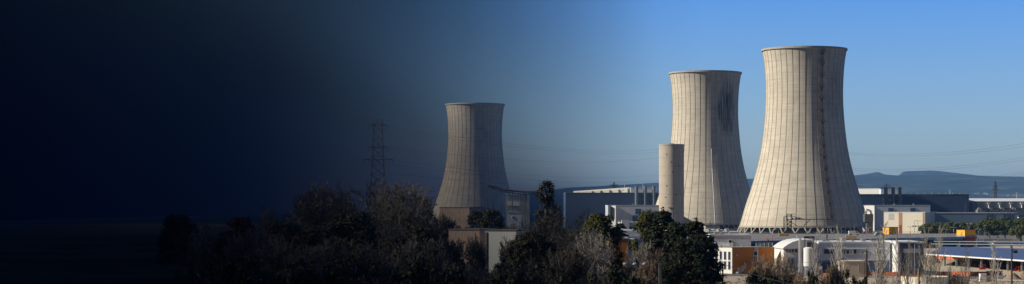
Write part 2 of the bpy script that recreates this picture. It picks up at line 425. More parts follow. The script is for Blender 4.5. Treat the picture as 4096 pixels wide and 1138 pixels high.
# ------------------------------------------------------------ cooling towers
PROF = [(258,906),(247,870),(233,820),(214,762),(198,708),(183,650),(173,600),(166,555),(158,480),(153.5,410),(152.5,350),(155,285),(159.5,235),(164,205),(166.5,190)]
def rad(zz, prof):
    for (r0, z0), (r1, z1) in zip(prof[:-1], prof[1:]):
        if z0 <= zz <= z1: return r0 + (r1-r0)*(zz-z0)/(z1-z0)
    return prof[-1][0] if zz > prof[-1][1] else prof[0][0]
def smooth_prof(sr, sz):
    pts = [(r*.16*sr, (935-y)*.16*sz) for r, y in PROF]
    out = []
    n = len(pts)
    for i in range(n-1):                       # Catmull-Rom
        p0 = pts[max(i-1,0)]; p1 = pts[i]; p2 = pts[i+1]; p3 = pts[min(i+2,n-1)]
        for k in range(4):
            t = k/4
            out.append(tuple(.5*((2*p1[q]) + (-p0[q]+p2[q])*t + (2*p0[q]-5*p1[q]+4*p2[q]-p3[q])*t*t + (-p0[q]+3*p1[q]-3*p2[q]+p3[q])*t**3) for q in (0,1)))
    out.append(pts[-1]); return out
def tower(x, D, mat, label, sr=1, sz=1, nrib=40, rot=0):
    t = thing('cooling_tower', label, 'cooling tower', (W(x, D), D, 0), 0, 'concrete cooling towers')
    pr = smooth_prof(sr, sz)
    mb = MB(); mb.lathe(pr + [(r-.7, z) for r, z in pr[::-1]], 128, close=True)
    mb.build('shell', mat, t, smooth=True)
    rb = MB()
    for k in range(nrib):
        a = 2*math.pi*k/nrib + rot
        ca, sa = math.cos(a), math.sin(a); tx, ty = -sa*.16, ca*.16
        vs = []
        for r, z in pr:
            for (o, s) in ((-.05,-1), (.14,-1), (.14,1), (-.05,1)):
                vs.append(((r+o)*ca + s*tx, (r+o)*sa + s*ty, z))
        fs = []
        for j in range(len(pr)-1):
            for q in range(3): fs.append((j*4+q, j*4+q+1, (j+1)*4+q+1, (j+1)*4+q))
        rb.add(vs, fs)
    rb.build('rib', M['rib'], t)
    rt, zt = pr[-1]
    MB().lathe([(rt-.9, zt-.2),(rt+.75, zt-.2),(rt+.75, zt+1.0),(rt-.9, zt+1.0)], 96, close=True).build('rim', M['concrete'], t, smooth=False)
    r0, z0 = pr[0]
    MB().lathe([(r0-.9, z0-.5),(r0+.35, z0-.5),(r0+.35, z0+.1),(r0-.9, z0+.1)], 96, close=True).build('ring_beam', M['concrete'], t)
    MB().lathe([(r0+2.6, 0),(r0+2.6, .7),(r0+2.0, .7),(r0+2.0, 0)], 96, close=True).build('basin_wall', M['darkconcrete'], t)
    MB().lathe([(r0-5, .1),(r0-5, z0+2)], 64).build('fill', M['darkconcrete'], t)
    n = 34
    lm = MB().tube((r0+1.6, 0, .3), (r0-.2, 2.3*sr, z0-.3), .46, .46, 5)
    l1 = lm.build('leg', M['concrete'], t)
    l2 = MB().tube((r0+1.6, 0, .3), (r0-.2, -2.3*sr, z0-.3), .46, .46, 5).build('leg', M['concrete'], t)
    for k in range(n):
        for L in (l1, l2):
            o = L if k == 0 else L.copy()
            if k: col.objects.link(o); o.parent = t
            o.rotation_euler = (0, 0, 2*math.pi*k/n)
    return t, pr
tA, prA = tower(3217, 1248, M['towerA'], 'tallest and nearest cooling tower, with a rusty ladder down its right side', 1, .981, rot=.03)
tB, prB = tower(2821, 1463, M['towerB'], 'middle cooling tower with black soot streaks near its top, behind the short silo', 1, .981, rot=.06)
tC, prC = tower(1900, 1830, M['towerC'], 'farthest cooling tower, dim, standing alone in the shadowed left half', 1.03, .947, rot=.0)
def pt_on(pr, z, a, off=0):           # a measured from -y towards +x
    r = rad(z, pr) + off
    return Vector((r*math.sin(a), -r*math.cos(a), z))
# ladder on tower A
zs = [7 + i*(109)/60 for i in range(61)]; la = R(24.5 - 8.5)
lb = MB()
for s in (-.022, .022):
    lb.path([pt_on(prA, z, la + s*30/rad(z, prA), .9) for z in zs], .18, 4)
for z in [6.5 + 1.2*i for i in range(91)]:
    lb.tube(pt_on(prA, z, la-.57/rad(z,prA), .9), pt_on(prA, z, la+.57/rad(z,prA), .9), .08, n=4)
lad = lb.build('ladder', M['rust'], tA)
for i in range(15):
    z = 12 + i*7.3
    p = pt_on(prA, z, la, 1.1); mb = MB()
    mb.box(p.x-1.4, p.x+1.8, p.y-1.4, p.y+.9, z-.25, z+.15); mb.box(p.x-1.0, p.x+1.0, p.y-.6, p.y+.9, z-1.6, z-.25)
    for q in ((-1.0,-1.2),(1.5,-1.2),(1.5,.9),(-1.0,.9)): mb.tube((p.x+q[0], p.y+q[1], z), (p.x+q[0], p.y+q[1], z+1.4), .09, n=4)
    for h in (.7, 1.4):
        mb.tube((p.x-1.0, p.y-1.2, z+h), (p.x+1.5, p.y-1.2, z+h), .07, n=4); mb.tube((p.x+1.5, p.y-1.2, z+h), (p.x+1.5, p.y+.9, z+h), .07, n=4)
    mb.build('ladder_platform', M['rust'], tA)
# pipes climbing tower B's front
mb = MB(); mb.path([pt_on(prB, z, R(4), 1.0) for z in (2,5,20,45,60)], .22, 5); mb.build('downpipe', M['steel'], tB)
# gantry at tower A's foot
D = 1196; m_ = D/F
gt = thing('maintenance_gantry', 'steel service gantry with stair frame bridging the foot of the nearest tower', 'gantry', (W(3236, D), D, 0))
def gx(x): return (x-3236)*m_
def gz(y): return Z(y, D)
mb = MB(); mb.box(gx(3145), gx(3336), -1.6, 1.6, gz(880), gz(877))
for x in range(3150, 3336, 6): mb.tube((gx(x), -1.5, gz(877)), (gx(x), -1.5, gz(872)), .07, n=4)
mb.build('walkway', M['darksteel'], gt)
MB().tube((gx(3160), -1.5, gz(872.5)), (gx(3336), -1.5, gz(872.5)), .07, n=4).build('handrail', M['darksteel'], gt)
mb = MB()
for a in ((3136,868,3136,938),(3148,860,3148,938),(3165,856,3165,938),(3136,868,3165,868),(3148,857,3178,857),(3148,886,3165,886),(3148,900,3165,900),(3148,914,3165,914),(3148,900,3165,886),(3148,914,3165,900)):
    mb.tube((gx(a[0]), -1.2, gz(a[1])), (gx(a[2]), -1.2, gz(a[3])), .22, n=4)
    mb.tube((gx(a[0]), 1.2, gz(a[1])), (gx(a[2]), 1.2, gz(a[3])), .22, n=4)
mb.build('stair_frame', M['darksteel'], gt)
for a in ((3150,860,3215,878),(3148,880,3190,905),(3240,880,3215,903),(3300,880,3300,938),(3225,880,3225,938)):
    MB().tube((gx(a[0]), 0, gz(a[1])), (gx(a[2]), 0, gz(a[3])), .25, n=4).build('brace', M['darksteel'], gt)

mb = MB()
for x in (3168, 3184, 3196): mb.lathe([(.1, gz(877)),(.9, gz(877)),(.8, gz(871)),(.1, gz(870))], 8, c=(gx(x), 0))
mb.build('valve', M['steel'], gt)

# short concrete silo left of tower B
D = 1380; m_ = D/F
st = thing('concrete_silo', 'short round concrete tower standing in front of the middle cooling tower', 'tower', (W(2686, D), D, 0))
r = 50*m_; zt = Z(581, D)
MB().lathe([(.01,0),(r,0),(r,zt),(.01,zt)], 48).build('wall', M['silo'], st, smooth=False)
MB().lathe([(r-.3,zt),(r+.18,zt-.6),(r+.18,zt+.5),(r-.3,zt+.5)], 48, close=True).build('rim', M['concrete'], st)
MB().box(-1.2,1.6,-1,1,zt,zt+1.1).build('roof_hatch', M['darkconcrete'], st)
for xo, yy in ((-22, 620),(-22,745),(0,690),(24,665),(14,780),(-26,790),(-4,650)):
    a = math.asin(xo/50); MB().tube((r*math.sin(a), -r*math.cos(a)+.1, Z(yy,D)), (r*math.sin(a), -r*math.cos(a)-.12, Z(yy,D)), .55, n=8).build('vent_hole', M['darkconcrete'], st)
mb = MB()
for q in (-1.0, .2, 1.6): mb.tube((q, -r-.6, 0), (q, -r-.6, Z(830,D)), .3, n=6)
mb.box(-3, 2.2, -r-1, -r+.2, Z(833,D), Z(830,D)); mb.build('riser_pipe', M['steel'], st)
for i,q in enumerate((-2.2, 2.6)): pass

# ------------------------------------------------------------ building helper
def bld(name, label, cat, x0, x1, yt, D, depth, mat, roofm=None, yb=None, rz=0, group=None, parapet=.35, rails=False):
    """front wall from photo column x0 to x1 with its roof edge at row yt, standing at distance D"""
    k = D/F; xc = (x0+x1)/2; t = thing(name, label, cat, (W(xc, D), D, 0), rz, group)
    hw = (x1-x0)/2*k; h = Z(yt, D)
    zb = 0 if yb is None else Z(yb, D)
    MB().box(-hw, hw, 0, depth, zb, h-parapet).build('wall', mat, t)
    MB().box(-hw-.12, hw+.12, -.12, depth+.12, h-parapet, h).build('roof', roofm or M['whiteroof'], t)
    t['hw'] = hw; 
    def fx(x): return (x-xc)*k
    def fz(y): return Z(y, D)
    return t, fx, fz, hw, h
def clean(t):
    if 'hw' in t: del t['hw']
    return t
def win(t, fx, fz, a, b, y0, y1, m=None, nmul=1, name='window', off=0):
    x0, x1, z1, z0 = fx(a), fx(b), fz(y0), fz(y1)
    fr = MB(); e = .09
    fr.box(x0-e, x1+e, -.10+off, .02+off, z1, z1+e); fr.box(x0-e, x1+e, -.14+off, .02+off, z0-e, z0)
    fr.box(x0-e, x0, -.10+off, .02+off, z0, z1); fr.box(x1, x1+e, -.10+off, .02+off, z0, z1)
    for q in range(1, nmul):
        xx = x0 + (x1-x0)*q/nmul; fr.box(xx-.04, xx+.04, -.09+off, .02+off, z0, z1)
    f = fr.build(name, M['frame'], t)
    MB().box(x0, x1, -.04+off, .02+off, z0, z1).build('pane', m or M['glass'], f)
def panel(t, fx, fz, a, b, y0, y1, m, name='panel', d=.1):
    return MB().box(fx(a), fx(b), -d, .05, fz(y1), fz(y0)).build(name, m, t)
def cpanel(t, a, b, h):
    d = (b-a)*.8
    MB().add([(a,-.02,0),(b,-.02,0),(b,-.02-d,0),(a,-.02,h),(b,-.02,h),(b,-.02-d,h)], [(0,1,2),(5,4,3),(0,2,5,3),(1,4,5,2),(0,3,4,1)]).build('corner_bay', M['white'], t)
def duct(t, x, y0, z0, z1, r, name='duct'):
    mb = MB(); mb.tube((x, y0, z0), (x, y0, z1), r, r, 14)
    mb.lathe([(r*1.08, z1-.8),(r*1.08, z1),(r*.8, z1),(r*.8, z1-.8)], 14, c=(x, y0), close=True)
    mb.tube((x, y0+.2, z0+1.6), (x, y0+r*2.2, z0+.3), r*.9, r*.9, 10)
    for zz in (.3,.6): mb.box(x-r*1.3, x+r*1.3, y0+.2, y0+r+1, z0+(z1-z0)*zz, z0+(z1-z0)*zz+.5)
    mb.build(name, M['midsteel'], t, smooth=False)
M['midsteel'] = pm('duct_steel', (.20,.245,.30), .4, .12, .6, metal=.35)

# right: navy hall, ducts
D = 1500
t, fx, fz, hw, h = bld('turbine_hall', 'long navy blue hall with three round ducts, right of the nearest cooling tower', 'building', 3425, 3876, 777, D, 60, M['navy'], M['roofgrey'])
for x in (3541, 3570, 3597): duct(t, fx(x), -2.6, fz(822), fz(751), 7*D/F)
MB().box(fx(3876)+.2, fx(3900), 8, 40, 0, fz(812)).build('annex', M['navy'], t)
MB().box(fx(3530), fx(3604), 6, 14, h+.01, fz(757)).build('roof_cabin', M['bluegrey'], t)
for i in range(9): MB().box(fx(3620+i*28), fx(3624+i*28), 3, 5, h, h+.8).build('roof_vent', M['steel'], t)
clean(t)
t, fx, fz, hw, h = bld('rooftop_block', 'small white flat block behind the three right-hand ducts', 'building', 3425, 3521, 755, 1640, 20, M['white'], rz=R(-32))
clean(t)
D = 1400
t, fx, fz, hw, h = bld('process_building', 'blue grey building with two dark square vents in front of the right navy hall', 'building', 3455, 3721, 821, D, 40, M['bluegrey'])
for a in (3553, 3641): panel(t, fx, fz, a, a+20, 833, 848, M['navy'], 'louvre', .3)
for a in (3582, 3659): MB().box(fx(a-2), fx(a+2), 4, 5, h, h+1).build('roof_vent', M['steel'], t)
cpanel(t, fx(3455)-.15, fx(3492), h-.4)
clean(t)
# grey-white far right hall
D = 1520
t, fx, fz, hw, h = bld('enrichment_hall', 'pale grey hall with white roof edge at far right, below the hills', 'building', 3874, 4330, 806, D, 60, M['greywall'])
MB().add([(fx(3874)-.3,-.8,h+.02),(fx(4330),-.8,h+.02),(fx(4330),30,h+2.4),(fx(3874)-.3,30,h+2.4),(fx(3874)-.3,30,h+.02),(fx(4330),30,h+.02)], [(0,1,2,3),(0,3,4),(1,5,2),(3,2,5,4)]).build('sloping_roof', M['whiteroof'], t)
for x in (3910, 3954, 3998, 4042, 4086):
    mb = MB(); mb.tube((fx(x), -1, fz(840)), (fx(x), -1, fz(815)), .45, n=8); mb.box(fx(x)-1.2, fx(x)+1.2, -2, .0, fz(817), fz(812)); mb.build('wall_vent', M['whiteroof'], t)
clean(t)
for i, x in enumerate((3918, 3962, 4008, 4056)):
    DD = 1440; k = DD/F
    u = thing('air_handling_unit', ['first','second','third','fourth'][i] + ' from left of the grey air units on the roof before the pale grey hall', 'air unit', (W(x+12, DD), DD, 0), 0, 'air units before the pale grey hall')
    z0 = 0; z1 = Z(840, DD)
    MB().box(-3.6, 3.4, 0, 6, z0, z1).build('housing', M['steel'], u)
    MB().box(-1.2, 4.6, -.8, 5, z1, Z(833, DD)).build('fan_box', M['darkconcrete'], u)
    MB().prism([(-3.4, z1),(-1.3, z1),(-1.3, Z(832,DD)),(-2.2, Z(831,DD))], 1, 4).build('hood', M['steel'], u)

# cream building + long blue wall
D = 1150
t, fx, fz, hw, h = bld('cream_workshop', 'tall cream panelled building with a tan strip, behind the yellow stair hut', 'building', 3532, 3702, 849, D, 24, M['cream'], rz=R(-30))
panel(t, fx, fz, 3594, 3608, 850.5, 940, M['tan'], 'recess_strip', .12)
panel(t, fx, fz, 3693, 3699, 850.5, 940, M['tan'], 'recess_strip', .12)
for a in (3650, 3661, 3672, 3680): win(t, fx, fz, a, a+6, 903, 907.5)
panel(t, fx, fz, 3596, 3606, 901, 940, M['brick'], 'door', .2)
for i in range(6): panel(t, fx, fz, 3552+i*4, 3553+i*4, 854, 880, M['bluegrey'], 'grille_slat', .15)
clean(t)
t, fx, fz, hw, h = bld('long_blue_store', 'long low steel blue store running behind the umbrella pines', 'building', 3703, 4070, 851.5, 1160, 26, M['midblue'])
for a, b in ((3945, 3970), (4012, 4045)): panel(t, fx, fz, a, b, 853.5, 890, M['navy'], 'dark_bay', .15)
for i in range(28): MB().box(fx(3712+i*12.5), fx(3715+i*12.5), .5, 1.0, h, h+.35).build('roof_vent', M['steel'], t)
clean(t)
t, fx, fz, hw, h = bld('white_shed', 'small white shed at the right edge, just past the long blue store', 'building', 4074, 4250, 862, 1180, 14, M['white'], M['darkconcrete'], parapet=1.0)
for a in (4092, 4130): win(t, fx, fz, a, a+14, 872, 880)
clean(t)
mt = thing('lattice_mast', 'thin dark mast with cables rising before the right end of the navy hall', 'mast', (W(3861, 1170), 1170, 0))
MB().tube((0,0,0),(0,0,Z(812,1170)), .15, .1, 5).build('pole', M['darksteel'], mt)
MB().path([(0,0,Z(814,1170)),(5.5,0,Z(830,1170))], .06, 4).build('stay_cable', M['wire'], mt)

# pipe elbow building right of tower A
D = 1180; k = D/F
t = thing('pipe_elbow', 'white arched pipe elbow on a dark pier at right foot of nearest tower', 'pipe', (W(3474, D), D, 0))
mb = MB(); rr = 11*k
pts = [(-rr, 0, Z(862,D))] + [(-rr*math.cos(a), 0, Z(853,D)+rr*math.sin(a)*1.05) for a in [math.pi*i/10 for i in range(11)]] + [(rr, 0, Z(862,D))]
mb.path(pts, 4.2*k, 8); mb.build('elbow', M['whiteroof'], t)
MB().box(-17*k, 17*k, -2, 4, Z(888,D), Z(857,D)).build('pier_head', M['darkconcrete'], t)
MB().box(-7*k, 17*k, -1, 3, 0, Z(888,D)).build('pier', M['darkconcrete'], t)
MB().path([(-13*k,-1,Z(857,D)),(-15*k,-1,Z(845,D)),(-10*k,-1,Z(838,D)),(0,-1,Z(840,D))], .35, 5).build('small_pipe', M['steel'], t)

# left: navy hall, ducts, lower building
D = 1600
t, fx, fz, hw, h = bld('turbine_hall', 'long navy blue hall with white sloping rooftop, left of the short silo', 'building', 2262, 2700, 771, D, 60, M['navy'], M['roofgrey'], group=None)
for x in (2545.5, 2580, 2615): duct(t, fx(x), -2.6, fz(822), fz(746), 7*D/F)
clean(t)
t = thing('rooftop_hall', 'white wedge shaped roof hall on top of the left navy building', 'building', (W(2408, 1640), 1640, 0), R(-22))
k = 1640/F
MB().prism([((2286-2408)*k, Z(771,1640)), ((2522-2408)*k, Z(771,1640)), ((2522-2408)*k, Z(751,1640)), ((2286-2408)*k, Z(765,1640))], 0, 20).build('wall', M['white'], t)
MB().prism([((2300-2408)*k, Z(768.5,1640)), ((2498-2408)*k, Z(764,1640)), ((2498-2408)*k, Z(758,1640)), ((2300-2408)*k, Z(767.5,1640))], -.15, 0).build('cladding_band', M['cream'], t)
for i, (x, y) in enumerate(((2368,765),(2404,763),(2442,761),(2480,759),(2519,755))):
    MB().box((x-1.5-2408)*k, (x+1.5-2408)*k, -1, 0, Z(771,1640), Z(y,1640)).build('downpipe', M['darksteel'], t)
t, fx, fz, hw, h = bld('rooftop_block', 'pale grey block on the roof behind the three left-hand ducts', 'building', 2523, 2625, 751, 1625, 12, M['bluegrey'])
clean(t)
D = 1420
t, fx, fz, hw, h = bld('process_building', 'pale blue grey building with white corner strip and two stacked dark vents', 'building', 2432, 2660, 821, D, 40, M['bluegrey'])
cpanel(t, fx(2446), fx(2462), h-.5)
panel(t, fx, fz, 2541, 2563, 836, 858, M['navy'], 'louvre', .3); panel(t, fx, fz, 2530, 2552, 862, 885, M['navy'], 'louvre', .3)
for a in (2532, 2580): MB().box(fx(a-2), fx(a+2), 4, 5, h, h+1).build('roof_vent', M['steel'], t)
MB().box(fx(2441), fx(2448), -2, -.31, fz(870), fz(828)).build('access_stair', M['darksteel'], t)
clean(t)
D = 900
t, fx, fz, hw, h = bld('plant_annex', 'low pale annex with stepped white roofs between two dark conifers', 'building', 2482, 2580, 889, D, 20, M['bluegrey'])
MB().box(fx(2485), fx(2515), -4, -.15, 0, fz(882)).build('front_bay', M['white'], t)
panel(t, fx, fz, 2498, 2545, 908, 915, M['navy'], 'window_band', .2)
clean(t)
D = 640
t, fx, fz, hw, h = bld('flat_roof_block', 'low building with long white roofs and railing above the left orange wall', 'building', 2470, 2560, 922, D, 24, M['bluegrey'], M['whiteroof'], parapet=.8)
mb = MB()
for x in range(2472, 2560, 8): mb.tube((fx(x), -.6, 4), (fx(x), -.6, fz(930)), .05, n=4)
for yy in (930, 936, 942): mb.tube((fx(2470), -.6, fz(yy)), (fx(2560), -.6, fz(yy)), .05, n=4)
mb.build('railing', M['frame'], t)
MB().box(fx(2470), fx(2560), -1.5, -.13, fz(948), fz(944)).build('canopy', M['whiteroof'], t)
clean(t)
D = 490
t, fx, fz, hw, h = bld('orange_office', 'orange wall with white corner, half hidden by bare trees left of the big conifers', 'building', 2436, 2513, 951, D, 14, M['orange'], M['whiteroof'])
MB().box(fx(2513)+.02, fx(2540), .3, 14, 0, h-.4).build('side_wing', M['bluegrey'], t)
win(t, fx, fz, 2517, 2522, 958, 980, off=.3)
clean(t)
# buildings between towers C and the left hall
D = 1500
t, fx, fz, hw, h = bld('white_plant_building', 'dim white plant building right of the farthest tower', 'building', 2022, 2118, 776, D, 30, M['greywall'])
for i in range(7): panel(t, fx, fz, 2038+i*11, 2041+i*11, 778, 806, M['navy'], 'louvre', .3)
panel(t, fx, fz, 2034, 2078, 809, 824, M['white'], 'white_front', 2.5)
clean(t)
D = 900
t, fx, fz, hw, h = bld('white_annex', 'small white annex peeping through trees below the dim white plant building', 'building', 2028, 2084, 848, D, 12, M['white'])
win(t, fx, fz, 2050, 2056, 866, 876)
clean(t)
pb = thing('pipe_bridge', 'dark overhead pipe bridge from the farthest tower to the leafy stack', 'pipe bridge', (W(2060, 1350), 1350, 0))
k = 1350/F
pp = [((x-2060)*k, 0, Z(y,1350)) for x, y in ((1950,742),(1975,746),(2005,757),(2050,764),(2100,768),(2160,767))]
MB().path(pp, .75, 6).build('pipe', M['rust'], pb)
MB().path([(a, 0, c-1.6) for a, b, c in pp], .3, 5).build('lower_chord', M['darksteel'], pb)
for a, b, c in pp[::1]:
    MB().tube((a, 0, 0), (a, 0, c), .3, n=5).build('support', M['darksteel'], pb)

# shadowed left houses
D = 480
t, fx, fz, hw, h = bld('garden_house', 'old house with weathered pinkish wall showing between dark trees', 'house', 1788, 1924, 916, D, 12, M['pink'], M['darkconcrete'], rz=R(-24))
clean(t)
t, fx, fz, hw, h = bld('white_house', 'grey white wall of a house beside the weathered pinkish house', 'house', 1934, 2070, 919, D-9, 12, M['greywall'], M['darkconcrete'], rz=R(-24))
panel(t, fx, fz, 1936, 1944, 930, 1080, M['darkconcrete'], 'downpipe', .2)
clean(t)
t, fx, fz, hw, h = bld('pink_house', 'pinkish house at the foot of the farthest tower, behind trees', 'house', 1752, 1884, 829, 780, 14, M['pink'], M['darkconcrete'], rz=R(-24))
clean(t)
t = thing('farm_shed', 'low shed with rounded pinkish tan roof among the bare trees at left', 'shed', (W(1595, 800), 800, 0))
k = 800/F
MB().box(-50*k, 50*k, 0, 12, 0, Z(884,800)).build('wall', M['beige'], t)
MB().prism([(-54*k, Z(884,800)), (54*k, Z(884,800)), (44*k, Z(876,800)), (0, Z(871,800)), (-44*k, Z(876,800))], -.5, 12.5).build('roof', M['tan'], t)

# ------------------------------------------------------------ white and orange office (rotated corner)
D = 478; k = D/F
cx, cy = W(2930, D), D
t = thing('corner_office', 'two storey office, white end wall and orange front, roof railing and outside stair', 'building', (cx, cy, 0), R(27))
# local: corner at origin; white wall runs back along +y local (normal -x); orange front along +x (normal -y)
h = Z(992, D); Lw = 8.1; Lo = 12.2
MB().box(0.02, Lo, 0, Lw, 0, h-.02).build('wall', M['orange'], t)
MB().box(-.15, .0, -.02, Lw, 0, h).build('end_wall', M['white'], t)
MB().box(-.2, Lo+.05, -.08, Lw, h-.02, h+.12).build('roof', M['roofgrey'], t)
for j, (z0, z1) in enumerate(((h-3.4+.4, h-1.0), (1.0, 3.0))):
    for i, yy in enumerate((.6, 2.5, 4.4, 6.3)):
        f = MB()
        f.box(-.22, -.14, yy-.08, yy, z0-.08, z1+.08); f.box(-.22, -.14, yy+1.0, yy+1.08, z0-.08, z1+.08); f.box(-.22, -.14, yy, yy+1.0, z0-.08, z0); f.box(-.22, -.14, yy, yy+1.0, z1, z1+.08)
        wf = f.build('window', M['frame'], t); MB().box(-.18, -.152, yy, yy+1.0, z0, z1).build('pane', M['glass'], wf)
for yy in (.6, 4.4): MB().box(-.19, -.152, yy, yy+1.0, 3.08, h-3.1).build('spandrel_panel', M['blind'], t)
# door and stair on the orange front
dx = 6.1
f = MB(); f.box(dx-.08, dx+1.28, -.1, -.0, 3.0, 5.6); dr = f.build('door', M['frame'], t)
MB().box(dx+.1, dx+1.1, -.14, -.10, 4.4, 5.4).build('pane', M['glass'], dr); MB().box(dx+.1, dx+1.1, -.14, -.10, 3.1, 4.2).build('pane', M['glass'], dr)
s = MB(); s.box(dx-.4, dx+1.6, -1.4, -.12, 2.9, 3.0)
for i in range(12): s.box(dx-.4-(i+1)*.33, dx-.4-i*.33, -1.4, -.3, 2.9-(i+1)*.2, 2.95-(i+1)*.2)
s.box(dx-5.4, dx-4.36, -1.5, -.2, .1, .5)
sto = s.build('stair', M['steel'], t)
s = MB()
for i in range(13): s.tube((dx-.4-i*.33, -1.4, 2.9-i*.2), (dx-.4-i*.33, -1.4, 3.9-i*.2), .03, n=4)
s.tube((dx-.4, -1.4, 4.0), (dx-4.4, -1.4, 1.6), .06, n=4); s.tube((dx-.4, -1.4, 3.5), (dx-4.4, -1.4, 1.1), .05, n=4)
s.tube((dx-.4, -1.4, 4.0), (dx+1.6, -1.4, 4.0), .06, n=4); s.box(dx-5.4, dx-4.4, -1.5, -1.42, .5, 1.6)
s.build('handrail', M['steel'], sto)
for x_, z_ in ((1.0, h-1.9), (3.2, h-3.9)): MB().box(x_, x_+.35, -.25, .0, z_, z_+.3).build('wall_lamp', M['frame'], t)
MB().box(dx+.3, dx+.8, -.3, 0, 6.0, 6.3).build('wall_lamp', M['frame'], t)
def rail(t, pts, h0, h1, name='railing', step=1.6, m=None, r=.04):
    mb = MB()
    for a, b in zip(pts[:-1], pts[1:]):
        a = Vector(a); b = Vector(b); n = max(1, int((b-a).length/step))
        for i in range(n+1):
            p = a + (b-a)*i/n; mb.tube((p.x,p.y,h0),(p.x,p.y,h1), r, n=4)
        for q in (1, .66, .33): mb.tube((a.x,a.y,h0+(h1-h0)*q),(b.x,b.y,h0+(h1-h0)*q), r, n=4)
    return mb.build(name, m or M['frame'], t)
rail(t, [(.1, Lw-.3), (.1, .1), (2.6, .1)], h+.12, h+1.1, step=1.2, r=.045)
rail(t, [(7.0, .1), (Lo-.3, .1)], h+.12, h+1.1, step=1.0, r=.05)
# upper setback block
D = 505
t, fx, fz, hw, h = bld('upper_office_block', 'pale blue grey upper block with a small window above the white and orange office', 'building', 2842, 3004, 938, D, 12, M['bluegrey'], M['whiteroof'])
win(t, fx, fz, 2915, 2926, 962, 985, nmul=1)
for a, b in ((2860, 2876),(2885, 2900),(2920,2924)): MB().box(fx(a), fx(b), 1, 3, h, h+.5).build('roof_unit', M['steel'], t)
clean(t)

# roof machinery building behind (pipes, white roofs) between B foot and deck
D = 800
t, fx, fz, hw, h = bld('pump_house', 'low pump house with white pipes and tanks on its roof, at the middle tower foot', 'building', 2826, 2955, 928, D, 16, M['midblue'], M['whiteroof'])
mb = MB()
for a, b, y in ((2828,2860,922),(2866,2892,924),(2900,2920,922)): mb.tube((fx(a), 3, fz(y)), (fx(b), 3, fz(y)), .5, n=8)
mb.build('roof_pipe', M['whiteroof'], t)
for x in (2838, 2878, 2910): MB().lathe([(.01,h),(.7,h),(.7,fz(917)),(.3,fz(915)),(.01,fz(915))], 10, c=(fx(x),2)).build('roof_tank', M['steel'], t)
rail(t, [(fx(2924), .2), (fx(2954), .2)], h, h+1.2, r=.06)
clean(t)
t, fx, fz, hw, h = bld('switch_house', 'small dark concrete block with antennas below the middle cooling tower', 'building', 2822, 2880, 902, 1180, 10, M['concrete'], M['darkconcrete'])
mb = MB()
for x in (2840, 2842, 2858): mb.tube((fx(x),1,h),(fx(x),1,fz(885)), .12, n=4)
mb.build('antenna', M['darksteel'], t); clean(t)

# ------------------------------------------------------------ parking deck
DZ = 4.0
def dk(x, y): d = DG(y, DZ); return Vector((W(x, d), d, 0))
FL, FR, BR, BL = dk(2860, 971), dk(3905, 949), dk(3885, 934), dk(2860, 937.5)
t = thing('parking_deck', 'raised grey parking deck with lamp posts, in front of the nearest cooling tower', 'parking deck', (FL.x, FL.y, 0))
def loc(p): return Vector((p.x-FL.x, p.y-FL.y, 0))
c4 = [loc(p) for p in (FL, FR, BR, BL)]
mb = MB(); vs = [(p.x, p.y, DZ-.5) for p in c4] + [(p.x, p.y, DZ) for p in c4]
mb.add(vs, [(0,3,2,1),(4,5,6,7),(0,1,5,4),(1,2,6,5),(2,3,7,6),(3,0,4,7)]); mb.build('slab', M['deck'], t)
n = (c4[1]-c4[0]).normalized(); side = Vector((n.y, -n.x, 0))
def alongbox(a, b, w_, z0, z1, off, name, m, par):
    d = (b-a).normalized(); s_ = Vector((d.y, -d.x, 0)); p = [a+s_*off, b+s_*off, b+s_*(off+w_), a+s_*(off+w_)]
    mb = MB(); mb.add([(q.x,q.y,z0) for q in p]+[(q.x,q.y,z1) for q in p], [(0,3,2,1),(4,5,6,7),(0,1,5,4),(1,2,6,5),(2,3,7,6),(3,0,4,7)])
    return mb.build(name, m, par)
alongbox(c4[0], c4[1], .35, DZ-.9, DZ+.25, .01, 'edge_girder', M['midblue'], t)
for q in range(16):
    a = c4[0]+(c4[1]-c4[0])*(q+.5)/16 - side*1.0
    MB().box(a.x-.25, a.x+.25, a.y-.25, a.y+.25, 0, DZ-.5).build('column', M['darksteel'], t)
rail(t, [(p.x, p.y) for p in (c4[0]-side*.2, c4[1]-side*.2)], DZ, DZ+1.05, step=3.0, r=.05)
rail(t, [(p.x, p.y) for p in (c4[3]+side*.5, c4[2]+side*.5)], DZ, DZ+1.05, step=4.0, r=.035)

ml = MB()
for i in range(24):
    a = c4[0] + (c4[1]-c4[0])*(i+2)/28
    u = (c4[3]-c4[0]).normalized()
    for o_ in (22, 60, 100):
        p = a + u*o_; ml.quad((p.x-.12,p.y,DZ+.006),(p.x+.12,p.y,DZ+.006),(p.x+.12+u.x*5,p.y+5,DZ+.006),(p.x-.12+u.x*5,p.y+5,DZ+.006))
ml.build('bay_line', M['line'], t)
back = alongbox(c4[3], c4[2], .3, 0, DZ-.5, -.5, 'rear_wall', M['darkconcrete'], t)

